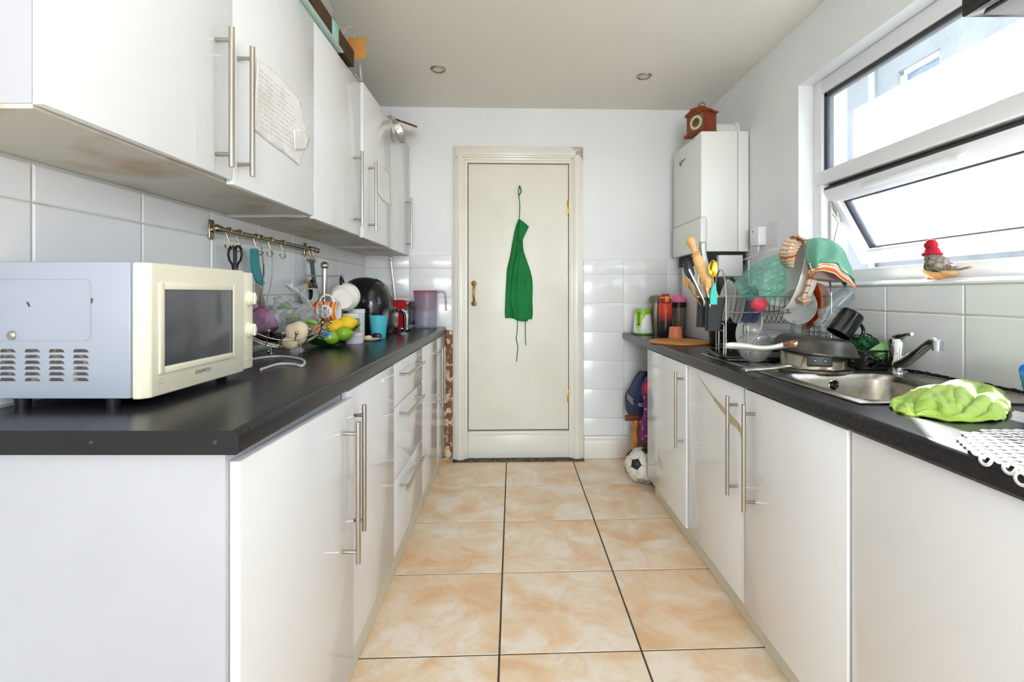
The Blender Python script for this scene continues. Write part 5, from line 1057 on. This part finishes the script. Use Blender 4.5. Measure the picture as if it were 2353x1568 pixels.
# towels
ck_ = bpy.data.materials.new('checked_cotton'); ck_.use_nodes = True; n = ck_.node_tree.nodes; L = ck_.node_tree.links; b = n['Principled BSDF']; b.inputs['Roughness'].default_value = .9
uvn = n.new('ShaderNodeUVMap'); uvn.uv_map = 'uv'; sxy = n.new('ShaderNodeSeparateXYZ'); L.new(uvn.outputs[0], sxy.inputs[0])
def stripes(src, k, w_):
    a = n.new('ShaderNodeMath'); a.operation = 'MULTIPLY'; a.inputs[1].default_value = k; L.new(src, a.inputs[0])
    f = n.new('ShaderNodeMath'); f.operation = 'FRACT'; L.new(a.outputs[0], f.inputs[0]); g_ = n.new('ShaderNodeMath'); g_.operation = 'LESS_THAN'; g_.inputs[1].default_value = w_; L.new(f.outputs[0], g_.inputs[0]); return g_.outputs[0]
s1 = stripes(sxy.outputs[0], 9, .16); s2 = stripes(sxy.outputs[1], 13, .2); s3 = stripes(sxy.outputs[0], 1.6, .13)
mxa = n.new('ShaderNodeMath'); mxa.operation = 'MAXIMUM'; L.new(s1, mxa.inputs[0]); L.new(s2, mxa.inputs[1])
c1_ = n.new('ShaderNodeMix'); c1_.data_type = 'RGBA'; c1_.inputs[6].default_value = lin('F3DFC6')+[1]; c1_.inputs[7].default_value = lin('E07A38')+[1]; L.new(s3, c1_.inputs[0])
c2_ = n.new('ShaderNodeMix'); c2_.data_type = 'RGBA'; c2_.inputs[7].default_value = lin('9C4A24')+[1]; L.new(c1_.outputs[2], c2_.inputs[6]); L.new(mxa.outputs[0], c2_.inputs[0]); L.new(c2_.outputs[2], b.inputs['Base Color'])
tw = thing('tea_towel', 'orange checked tea towel draped over the rim of the big white dish', 'tea towel', W(1835, 690, 1.88))
m = MB(); m.loft([[W(1820, 543, 1.94), W(1834, 543, 1.90), W(1848, 552, 1.88)], [W(1803, 556, 1.93), W(1822, 560, 1.87), W(1843, 562, 1.85)], [W(1793, 580, 1.93), W(1815, 578, 1.86), W(1835, 575, 1.84)], [W(1795, 600, 1.93), W(1815, 598, 1.86), W(1829, 592, 1.84)], [W(1804, 616, 1.92), W(1816, 615, 1.86), W(1826, 611, 1.85)]], 30, 16, fn=lambda u, v: (0, .006*math.sin(v*11+u*3), .002*math.sin(v*16)))
m.build('front_fold', ck_, tw, thick=.003)
m = MB(); P = [(1820, 545), (1840, 546), (1856, 560), (1862, 590), (1863, 620), (1860, 645), (1853, 668), (1845, 688)]
YS_ = [1.92, 1.86, 1.82, 1.79, 1.78, 1.78, 1.79, 1.80]
m.loft([[W(x-5, y+1, q_), W(x, y-1, q_-.02), W(x+5, y, q_), W(x+3, y, q_+.05)] for (x, y), q_ in zip(P, YS_)], 50, 12, fn=lambda u, v: (.0015*math.sin(u*40), 0, 0)); m.build('rim_fold', ck_, tw, thick=.003)
m = MB(); m.loft([[W(1843, 680, 1.84), W(1852, 682, 1.82), W(1862, 686, 1.86)], [W(1832, 686, 1.83), W(1848, 692, 1.80), W(1866, 690, 1.85)], [W(1836, 698, 1.84), W(1847, 702, 1.82), W(1860, 697, 1.86)]], 14, 14, amp=.003, ns=50); m.build('hanging_corner', ck_, tw, thick=.003)
m = MB(); c = W(1898, 628, 1.83); pk = Matrix.Translation(c) @ Matrix.Rotation(-.25, 4, 'Z') @ Matrix.Rotation(.12, 4, 'Y'); m.bx(-.06, .055, -.05, .05, -.03, .055, .012, pk)
tag(m.build('food_box', film('rosy_plastic', 'D9B8B4', .8, .15), None, org=c-Vector((0, 0, .03))), 'pinkish clear plastic box upturned beneath the green towel', 'box')
m = MB(); m.loft([[W(1858, 606, 1.72), W(1875, 600, 1.715), W(1895, 597, 1.71), W(1920, 603, 1.71), W(1942, 622, 1.72), W(1964, 648, 1.76)], [W(1863, 620, 1.715), W(1880, 612, 1.708), W(1897, 608, 1.705), W(1920, 614, 1.705), W(1942, 634, 1.715), W(1966, 656, 1.75)], [W(1865, 628, 1.72), W(1880, 623, 1.71), W(1899, 624, 1.705), W(1920, 632, 1.71), W(1942, 648, 1.72), W(1967, 665, 1.75)]], 10, 34, fn=lambda u, v: (0, .003*math.sin(v*20), 0))
for f in list(m.UV): m.UV[f] = [(a*.33+.4, b*2.2) for a, b in [(q[0], q[1]) for q in m.UV[f]]]
tag(m.build('tea_towel', ck_, None, org=W(1900, 628, 1.72), thick=.003), 'orange checked tea towel showing below the green towel', 'tea towel')
TWG = mat('sage_towel', '5C9079', rough=.95, nz=(9, '6FA184', .4, .7), bump=(260, .6))
m = MB(); RG = [[W(1870, 640, 1.98), W(1890, 640, 1.99), W(1910, 640, 1.98), W(1925, 640, 1.97), W(1935, 650, 1.95), W(1942, 660, 1.93)],
    [W(1862, 575, 1.90), W(1882, 570, 1.90), W(1906, 572, 1.90), W(1926, 585, 1.89), W(1942, 612, 1.87), W(1950, 645, 1.86)],
    [W(1853, 551, 1.80), W(1880, 547, 1.79), W(1905, 551, 1.78), W(1930, 565, 1.78), W(1950, 598, 1.78), W(1962, 640, 1.79)],
    [W(1852, 575, 1.75), W(1880, 572, 1.72), W(1903, 577, 1.74), W(1925, 588, 1.73), W(1946, 616, 1.74), W(1965, 650, 1.77)],
    [W(1856, 600, 1.735), W(1878, 596, 1.70), W(1900, 592, 1.715), W(1922, 601, 1.705), W(1942, 624, 1.715), W(1966, 655, 1.76)],
    [W(1862, 618, 1.73), W(1876, 616, 1.695), W(1886, 604, 1.70), W(1922, 604, 1.70), W(1938, 622, 1.705), W(1964, 652, 1.755)]]
m.loft(RG, 50, 50, amp=.006, ns=20, fn=lambda u, v: (0, .007*math.sin(v*17+2)*min(1, max(0, u-.35)*3), 0)); tag(m.build('green_towel', TWG, None, org=W(1905, 620, 1.76), thick=.004), 'sage green hand towel draped over the right end of the rack', 'towel')
# glasses and mugs
def tumbler(name, lb, a, b, r0, r1, mt_=None, ct='glass'):
    L_ = (Vector(b)-Vector(a)).length; m = MB(); m.lathe([(0, 0), (r0, 0), (r0*1.02, .003), (r1, L_), (r1-.002, L_), (r0-.002, .008), (0, .006)], axis(a, b), 32)
    return tag(m.build(name, mt_ or GLASS, None, org=Vector(a)), lb, ct)
tumbler('drinking_glass', 'clear faceted tumbler tilted at the right end of the rack', W(1953, 672, 1.74), W(1914, 706, 1.74), .027, .038)
tumbler('drinking_glass', 'clear glass upside down in the lower tier, left of the pair', W(1838, 738, 1.90), W(1830, 790, 1.90), .026, .034)
tumbler('drinking_glass', 'clear glass upside down in the lower tier, right of the pair', W(1868, 745, 1.93), W(1865, 792, 1.93), .024, .030)
BLKC = MATS['black_ceramic']
c0, c1 = W(1961, 719, 1.70), W(1926, 768, 1.70); bmg = thing('mug', 'black mug hanging mouth down at the right end of the rack', 'mug', c0)
L_ = (c1-c0).length; m = MB(); m.lathe([(0, 0), (.032, 0), (.036, .003), (.038, .012), (.0385, L_), (.035, L_), (.034, .01), (0, .006)], axis(c0, c1), 36); m.build('body', BLKC, bmg)
mid = (c0+c1)/2; ad = (c1-c0).normalized(); sd = Vector((ad.z, 0, -ad.x)).normalized(); sd = sd if sd.x > 0 else -sd
m = MB(); m.tube(ring(mid+sd*.034, sd, ad, .036, .028), .0055, 10); m.build('handle', BLKC, bmg)
m = bagmesh(W(1905, 738, 1.78), .05, (.75, .7, 1.0), .022, 40, seg=32); tag(m.build('plastic_bag', BAGM, None, org=W(1905, 765, 1.78), ang=180), 'crumpled clear plastic bag hanging beside the black mug', 'plastic bag')
disc('plate', 'white plate standing on edge in the lower tier at the left', 'plate', RK(.12, .1, .985), (-1, -.1, .35), .085, CERAM, .012)
m = MB(); c = RK(.22, .13, .93); m.bx(-.09, .07, -.05, .05, -.025, .04, .012, Matrix.Translation(c) @ Matrix.Rotation(a0, 4, 'Z')); m.bx(-.095, .075, -.055, .055, .038, .044, .003, Matrix.Translation(c) @ Matrix.Rotation(a0, 4, 'Z'))
tag(m.build('food_box', film('clear_box', 'DCDEDC', .5, .1), None, org=c-Vector((0, 0, .025))), 'clear food box with lid in the lower tier of the rack', 'box')
# glass jar and bowl
c = W(1733, 797, 1.80); m = MB(); m.lathe([(0, -.058), (.02, -.056), (.044, -.04), (.057, -.012), (.058, .008), (.05, .03), (.045, .036), (.043, .034), (.048, .028), (.055, .006), (.054, -.012), (.042, -.037), (.02, -.052), (0, -.054)], axis(c, c+Vector((-.1, -.75, .65))), 40)
tag(m.build('glass_bowl', film('bowl_glass', 'D8DADA', .1, .03), None, org=c-Vector((0, 0, .058))), 'round clear glass bowl on the drainer under the frying pan handle', 'bowl')
c = W(1738, 778, 1.92); m = MB(); m.lathe([(0, -.05), (.045, -.05), (.055, -.03), (.05, .01), (.035, .02), (.036, .035), (.033, .035), (.032, .018), (.047, .008), (.052, -.03), (.043, -.046), (0, -.046)], Matrix.Translation(c), 36)
tag(m.build('glass_jar', film('jar_glass', 'D8DCDC', .1, .03), None, org=c-Vector((0, 0, .05))), 'squat clear glass jar with threaded neck behind the glass bowl', 'jar')
# pans
PANM = mat('worn_pan', '4A4743', rough=.32, metal=.7, nz=(12, '6A6560', .45, .7)); STN = mat('old_stainless', 'A39C8C', rough=.2, metal=.9, nz=(10, '857A60', .5, .7))
c = Vector((1.045, 1.705, ZS)); pt = thing('pan', 'upturned stainless pan with riveted black bracket at the bottom of the stack', 'pan', c)
m = MB(); m.lathe([(.118, .002), (.121, .002), (.121, .008), (.104, .012), (.101, .016), (.099, .062), (.094, .068), (0, .070), (0, .066), (.092, .064), (.096, .016), (.118, .002)], Matrix.Translation(c), 64); m.build('body', STN, pt)
a_ = math.atan2(-.095, -.035)
m = MB()
def pr_(a, z, e): return c+Vector(((.1+e)*math.cos(a), (.1+e)*math.sin(a), z))
m.loft([[pr_(a_-.36+.72*k/6, zz, .003) for k in range(7)] for zz in (.024, .04, .058)], 6, 16); br = m.build('bracket', mat('bracket_grey', '3E3F42', rough=.4), pt, thick=.005)
m = MB()
for k in (-.13, .13): m.sph(pr_(a_+k, .042, .007), .0045, seg=10)
m.build('rivets', CHROME, br)
hs = [Vector(q) for q in ((.945, 1.62, .877), (.90, 1.60, .889), (.85, 1.60, .883), (.79, 1.585, .881), (.745, 1.58, .879))]
m = MB(); m.loft([[p+Vector((0, -w_, -.002)), p+Vector((0, -w_*.5, .004)), p+Vector((0, w_*.5, .004)), p+Vector((0, w_, -.002))] for p, w_ in zip(hs, (.012, .010, .012, .014, .012))], 24, 8); m.build('handle', STEEL, pt, thick=.004)
c = Vector((1.055, 1.715, ZS+.072)); A = Matrix.Translation(c) @ Matrix.Rotation(.10, 4, 'Y') @ Matrix.Rotation(.03, 4, 'X')
fp = thing('frying_pan', 'blackened frying pan lying upside down on top of the steel pan', 'frying pan', c)
m = MB(); m.lathe([(.132, -.012), (.136, -.012), (.136, -.007), (.130, -.002), (.122, .018), (.108, .034), (.094, .040), (0, .041), (0, .037), (.092, .036), (.105, .030), (.118, .015), (.132, -.012)], A, 64); m.build('body', PANM, fp)
hs = [W(1828, 789, 1.60), W(1805, 792, 1.61), W(1775, 798, 1.62), W(1745, 800, 1.63), W(1710, 796, 1.65), W(1680, 794, 1.66), W(1664, 794, 1.67)]
m = MB(); m.loft([[p+Vector((0, -.004, -w_)), p+Vector((0, -.012, 0)), p+Vector((0, -.004, w_))] for p, w_ in zip(hs, (.009, .008, .006, .0065, .0085, .009, .005))], 36, 8); hh = m.build('handle', mat('steel_handle', 'E4E2DE', rough=.4, metal=.6), fp, thick=.006)
m = MB(); p = W(1822, 789, 1.594); m.bx(-.030, .018, -.0045, .0045, -.0088, .0088, .002, Matrix.Translation(p) @ Matrix.Rotation(-.15, 4, 'Y')); m.build('burnt_weld', mat('burnt_orange', 'A8581A', rough=.4, nz=(60, '4A2A18', .4, .6)), hh)['label'] = 'burnt orange end of the handle'
# plastic basket with kale and green dish
c = Vector((1.258, 1.74, ZS)); pb = thing('plastic_basket', 'black openwork plastic basket behind the sink tap', 'basket', c)
m = MB(); bw, bd_, bh = .078, .070, .066
def bpt(s_, t_, z): # perimeter walk with taper
    f = .84+.16*z/bh; P = rrect(-bw*f, bw*f, -bd_*f, bd_*f, .018, 0, 3); P = P+[P[0]]; k = (s_ % 1)*(len(P)-1); i = int(k); return c+P[i].lerp(P[min(i+1, len(P)-1)], k-i)+Vector((0, 0, z))
rn = [bpt(k/64, 0, bh) for k in range(64)]; m.tube(rn, .004, 8, True); m.tube([bpt(k/64, 0, .006) for k in range(64)], .004, 6, True)
m.build('rim', BLACKP, pb)
m = MB()
for k in range(40):
    m.tube([bpt(k/40+.025*j*(1 if 1 else 0)*(.5 if j % 2 else 0), 0, .006+(bh-.006)*j/5) for j in range(6)], .0016, 5)
    m.tube([bpt(k/40+.012*j, 0, .006+(bh-.006)*j/5) for j in range(6)], .0016, 5)
    m.tube([bpt(k/40-.012*j, 0, .006+(bh-.006)*j/5) for j in range(6)], .0016, 5)
m.build('lattice', BLACKP, pb); m = MB(); m.prism([bpt(k/32, 0, .002) for k in range(32)], (0, 0, .003)); m.build('base', BLACKP, pb)
m = MB(); c = W(1986, 795, 1.77); m.sph(c, .045, (1, .9, .7), seg=40, amp=.018, ns=45)
for k in range(60):
    d_ = Vector((random.uniform(-1, 1), random.uniform(-1, .6), random.uniform(-.1, 1))).normalized(); q = c+Vector((d_.x*.042, d_.y*.04, d_.z*.032)); m.tube([q, q+d_*.008+nv(q, 40, .02), q+d_*.004+nv(q, 60, .03)], .002, 5)
tag(m.build('scouring_net', mat('kale_green', '16492A', rough=.8, nz=(60, '2C7038', .45, .6)), None, org=c-Vector((0, 0, .03))), 'dark green curly scouring mesh piled in the black basket', 'scourer')
c = W(2045, 812, 1.70); m = MB(); m.loft([[W(1984, 815, 1.70), W(2000, 803, 1.69), W(2030, 786, 1.70), W(2060, 779, 1.73), W(2080, 790, 1.75), W(2088, 812, 1.75)], [W(1986, 815, 1.69), W(2005, 812, 1.675), W(2032, 808, 1.67), W(2058, 808, 1.68), W(2078, 812, 1.71), W(2088, 816, 1.73)], [W(1990, 820, 1.71), W(2010, 826, 1.69), W(2032, 830, 1.69), W(2056, 830, 1.70), W(2074, 826, 1.72), W(2084, 822, 1.74)]], 16, 30)
tag(m.build('green_dish', mat('soft_green_plastic', '86B878', rough=.45), None, org=c, thick=.003), 'soft green shallow dish leaning in the black basket behind the tap', 'dish')
# bird on the sill
c = Vector((1.384, 1.585, 1.172)); bd1 = thing('bird_ornament', 'feathered robin ornament with a red knitted hat on the window sill', 'ornament', c)
m = MB(); pts = [(.030, -.006, .02), (.012, .0, .032), (-.012, .0, .04), (-.028, 0, .052), (-.033, 0, .075), (-.034, 0, .088)]
FEA = mat('brown_feathers', '6E6459', rough=.9, nz=(120, 'A79C8C', .45, .6), bump=(160, 1)); BEL = mat('orange_breast', 'D9A066', rough=.9, nz=(40, 'E2B680', .4, .6))
def bd_pt(t_, a):  # body along the sill (y towards camera = tail)
    prof = [(.048, .020, .012), (.040, .024, .030), (.020, .031, .036), (-.005, .038, .040), (-.020, .055, .036), (-.026, .074, .028), (-.027, .090, .020)]
    q = [cat([(p[0], p[1], p[2]) for p in prof], t_)][0]; return q
m = MB(); rows = []
NA, NT = 26, 22; V = []
for j in range(NT+1):
    q = bd_pt(j/NT, 0)
    for k in range(NA):
        a = 2*PI*k/NA; V.append(c+Vector((math.cos(a)*q[2]*.78, -q[0]*1.0+math.sin(a)*q[2]*(.55 if j/NT > .3 else .45), q[1]*1.0+math.sin(a)*q[2]*(.45 if j/NT < .5 else .2))))
m = MB(); m.sph(c+Vector((0, .008, .040)), .040, (.85, 1.0, .98), seg=30, amp=.003, ns=80); m.sph(c+Vector((0, .028, .072)), .025, (.85, .9, 1.0), seg=24, amp=.002, ns=90); m.sph(c+Vector((0, -.030, .034)), .022, (.75, 1.5, .62), seg=24, amp=.002, ns=80)
m.build('body', FEA, bd1)
m = MB(); t_ = MB(); t_.sph((0, 0, 0), .0418, (.87, 1.03, .98), seg=36); m.add([(v[0], v[1], -.012+.25*v[1]) if v[2] > -.012+.25*v[1] else v for v in t_.V], t_.F, Matrix.Translation(c+Vector((-.001, .009, .041)))); m.sph(c+Vector((0, -.026, .022)), .016, (1.3, 1.9, .8), seg=20)
m.build('breast', BEL, bd1)
m = MB(); m.loft([[c+Vector((-.02, -.018, .034)), c+Vector((0, -.02, .040)), c+Vector((.016, -.018, .034))], [c+Vector((-.016, -.05, .028)), c+Vector((0, -.05, .032)), c+Vector((.012, -.05, .028))], [c+Vector((-.012, -.10, .034)), c+Vector((0, -.10, .037)), c+Vector((.01, -.10, .034))]], 14, 6); m.build('tail', FEA, bd1, thick=.004)
m = MB(); m.loft([[c+Vector((-.034, .02, .055)), c+Vector((-.036, .0, .05))], [c+Vector((-.038, .015, .04)), c+Vector((-.036, -.015, .034))], [c+Vector((-.030, -.0, .026)), c+Vector((-.027, -.035, .026))]], 12, 8, amp=.002, ns=90); m.build('wing', mat('dark_wing', '57504A', rough=.9, nz=(90, '968D80', .45, .6), bump=(140, 1)), bd1, thick=.003)
m = MB(); H_ = c+Vector((0, .030, .086)); m.tube([H_+Vector((.021*math.cos(2*PI*k/30), .023*math.sin(2*PI*k/30), .002*math.sin(4*PI*k/30))) for k in range(30)], .0062, 10, True); m.sph(H_+Vector((0, 0, .006)), .0215, (.95, 1, .9), seg=22, amp=.002, ns=120); m.sph(H_+Vector((0, .004, .030)), .0185, (.95, 1, .98), seg=22, amp=.003, ns=110); m.build('hat', mat('red_knit', 'A8142A', rough=.95, bump=(220, 1)), bd1)
m = MB(); m.sph(c+Vector((-.006, .032, .005)), .010, (1, 1.8, .45), seg=12); m.build('feet', mat('grey_feet', '6A645C', rough=.8), bd1)
# microfibre cloth
m = MB(); rowsC = []
G = [[(2046, 935, 0), (2052, 925, .006), (2070, 918, .004), (2120, 895, .004), (2180, 893, .004), (2250, 893, .004), (2300, 905, .004), (2318, 925, .003)],
     [(2046, 938, 0), (2060, 930, .008), (2090, 932, .010), (2125, 922, .034), (2180, 915, .050), (2240, 912, .046), (2290, 920, .032), (2322, 940, .006)],
     [(2050, 942, 0), (2070, 942, .010), (2100, 948, .014), (2135, 945, .030), (2180, 945, .036), (2230, 945, .040), (2285, 945, .034), (2318, 952, .010)],
     [(2060, 948, 0), (2080, 952, .004), (2110, 957, .004), (2150, 960, .010), (2180, 966, .012), (2225, 968, .016), (2280, 966, .016), (2312, 962, .004)],
     [(2062, 949, 0), (2082, 955, 0), (2112, 960, 0), (2150, 966, 0), (2180, 971, .0), (2225, 973, .0), (2280, 971, .0), (2312, 966, .0)]]
def onz(px, py, h): Y = (CAM_H-ZR)*1125/(py-676); return Vector(((px-1178)/1125*Y, Y, ZR+.004+h))
m.loft([[onz(q[0], q[1], q[2]*.68) for q in r] for r in G], 70, 110, amp=.004, ns=40, fn=lambda u, v: (0, 0, math.sin(PI*u)*(.015*(abs(math.sin(v*10.5+u*5+2.0*noise.noise(Vector((u*3, v*4, 1)))))**.6-.75)+.007*(abs(noise.noise(Vector((u*5+v*4, v*9-u*5, 2))))*2-.5))))
tag(m.build('microfibre_cloth', mat('lime_cloth', '9DC43A', rough=.95, sheen=.3, nz=(18, 'B0D050', .4, .7), bump=(350, .8)), None, org=(1.0, 1.1, ZR), thick=.004), 'crumpled lime green microfibre cloth lying at the near end of the sink', 'cloth')
# lace-like white mat: rows of rings, draped over the worktop edge
m = MB(); rd = random.Random(3); cen = Vector((.945, .705, 0)); zt = ZR+.0035
def drape(x, y):
    if x >= .757: return Vector((x, y, zt))
    d_ = .757-x; return Vector((.757-.005*min(d_/.01, 1), y, zt-max(d_-.003, 0)*.98))
pitch = .0215
for i in range(-14, 15):
    for j in range(-14, 15):
        cx = cen.x+pitch*(i+.5*(j % 2)); cy = cen.y+pitch*.87*j
        q = ((cx-cen.x)/.205)**2+((cy-cen.y)/.235)**2
        if q > 1 or cy < .42 or cx > 1.12: continue
        ro = .0118; ri = ro*(.62 if q < .8 else .55)
        N = 18; V = []
        for rr in (ro, ri):
            for k in range(N): a = 2*PI*k/N; V.append(drape(cx+rr*math.cos(a), cy+rr*math.sin(a)))
        m.add(V, [(k, (k+1) % N, N+(k+1) % N, N+k) for k in range(N)])
tag(m.build('lace_mat', mat('white_vinyl', 'EDEDED', rough=.5), None, org=(.945, .705, ZR), thick=.0016), 'white cut-out lace-pattern mat hanging over the near worktop edge', 'mat')
m = bagmesh(Vector((1.232, 1.12, .925)), .056, (.9, .9, 1.13), .010, 24, seg=40)
tag(m.build('blue_bag', mat('blue_polythene', '1668D8', rough=.25, nz=(10, '2E86F0', .4, .7)), None, org=(1.232, 1.12, ZR)), 'bright blue plastic bag at the right edge of the picture', 'plastic bag')

# ---------------- things stored under the far end of the right worktop
NAVY = mat('navy_cloth', '1C2A4E', rough=.7); PUR = mat('purple_print', '6A2462', rough=.7, nz=(26, 'DDB8C4', .62, .66))
c = W(1475, 905, 3.12); m = MB(); m.loft([[W(1470, 853, 3.15), W(1485, 855, 3.05), W(1500, 858, 3.15)], [W(1452, 880, 3.18), W(1475, 880, 2.98), W(1510, 880, 3.15)], [W(1438, 912, 3.2), W(1468, 915, 2.96), W(1512, 915, 3.15)], [W(1440, 940, 3.2), W(1468, 940, 2.98), W(1510, 940, 3.15)], [W(1446, 952, 3.2), W(1470, 954, 3.02), W(1505, 955, 3.15)]], 20, 16, amp=.008, ns=16)
bg1 = thing('navy_bag', 'navy blue drawstring bag hanging under the far end of the worktop', 'bag', c); m.build('cloth', NAVY, bg1, thick=.01)
m = MB()
for k in range(3): m.tube(smooth_path([W(1441, 905+5*k, 3.14), W(1450, 915+5*k, 3.03), W(1456, 920+5*k, 2.99)], 8), .0018, 5)
m.build('white_stripe', WHITEP, bg1)
text_part('lettering', 'CIT', .026, Matrix.Translation(W(1474, 932, 2.955)) @ R3((1, 0, 0), (0, 0, 1), (0, -1, 0)) @ Matrix.Rotation(-.3, 4, 'Z'), WHITEP, bg1, ext=.001)
m = MB(); m.loft([[W(1484, 868, 2.95), W(1492, 868, 2.92), W(1505, 868, 2.95)], [W(1474, 895, 2.95), W(1487, 900, 2.90), W(1510, 900, 2.95)], [W(1479, 930, 2.95), W(1490, 930, 2.91), W(1510, 930, 2.95)], [W(1476, 960, 2.95), W(1488, 965, 2.90), W(1510, 965, 2.95)], [W(1470, 1000, 2.95), W(1486, 1005, 2.90), W(1510, 1005, 2.95)], [W(1484, 1026, 2.95), W(1492, 1028, 2.92), W(1508, 1026, 2.95)]], 30, 14, amp=.008, ns=20)
tag(m.build('floral_bag', PUR, None, org=W(1490, 1026, 2.93), thick=.01), 'purple bag with pale flowers squeezed beside the cupboard end', 'bag')
m = MB(); m.sph(W(1492, 895, 2.87), .035, (.8, .5, 1.1), amp=.01, ns=30); tag(m.build('red_cloth', mat('vivid_red', 'D8202C', rough=.6), None, org=W(1492, 905, 2.87)), 'scrap of vivid red cloth above the purple bag', 'cloth')
st_ = thing('stool', 'wooden stool with a turned leg under the end of the worktop', 'stool', W(1475, 1050, 3.0))
m = MB(); m.cyl(W(1437, 961, 3.08), W(1520, 958, 3.1), .019, seg=18); m.build('rail', mat('stool_wood', '7A4A26', rough=.45, nz=(12, '5F3618', .4, .7)), st_)
A = Matrix.Translation((W(1461, 961, 3.09).x, 3.09, -.01)); m = MB(); m.lathe([(0, .01), (.014, 0), (.017, .10), (.024, .14), (.020, .17), (.014, .20), (.022, .235), (.014, .255), (.016, .27), (.024, .30), (.022, .33), (.014, .35), (.018, .37), (0, .38)], A, 24); m.build('leg', mat('leg_wood', 'B5713C', rough=.4), st_)
m = MB(); m.bx(.77, .86, 3.13, 3.21, .0, .245, .004); tag(m.build('cardboard_carton', mat('carton_tan', 'B49468', rough=.85), None, org=(.815, 3.14, 0)), 'tan cardboard carton standing behind the stool leg', 'carton')
c = Vector((.772, 2.92, .104)); fb_ = thing('football', 'scuffed white football with grey and black panels on the floor', 'football', c)
m = MB(); m.sph(c, .104, seg=40); m.build('ball', mat('scuffed_leather', 'D8D2C4', rough=.55, nz=(14, 'B8AE9A', .5, .7)), fb_)
phi = (1+5**.5)/2; ico = [Vector(p).normalized() for p in ((0, 1, phi), (0, 1, -phi), (0, -1, phi), (0, -1, -phi), (1, phi, 0), (1, -phi, 0), (-1, phi, 0), (-1, -phi, 0), (phi, 0, 1), (phi, 0, -1), (-phi, 0, 1), (-phi, 0, -1))]
Rr = Matrix.Rotation(.5, 4, 'Z') @ Matrix.Rotation(.9, 4, 'X'); m = MB(); sm = MB()
for i, p in enumerate(ico):
    d_ = (Rr @ p).normalized(); A = axis(c, c+d_); V = [A @ Vector((.0, 0, .1068))]+[c+((A @ Vector((.033*math.cos(2*PI*k/5), .033*math.sin(2*PI*k/5), .1)))-c).normalized()*.1068 for k in range(5)]
    m = MB(); m.add(V, [(0, k+1, (k+1) % 5+1) for k in range(5)]); m.build('dark_panel', [mat('panel_black', '2A2A2C', rough=.5), mat('panel_grey', '8E8A80', rough=.5)][i % 2], fb_, thick=.001)
    for k in range(5):
        a = V[k+1]-c; e1 = (a+((a.normalized()-d_)*.06)).normalized()*.1047; sm.tube([c+a.normalized()*.1045, c+e1], .0013, 4)
sm.build('stitching', mat('stitch', '6E6A62', rough=.7), fb_)
m = MB(); m.sph((.862, 2.82, .032), .032, (1, 1.1, 1), seg=20, amp=.004, ns=30); m.V = [v for v in m.V]; tag(m.build('orange_toy', mat('orange_red', 'D9501E', rough=.5), None, org=(.862, 2.82, 0)), 'orange-red rounded object on the floor tucked beside the cupboard plinth', 'toy')
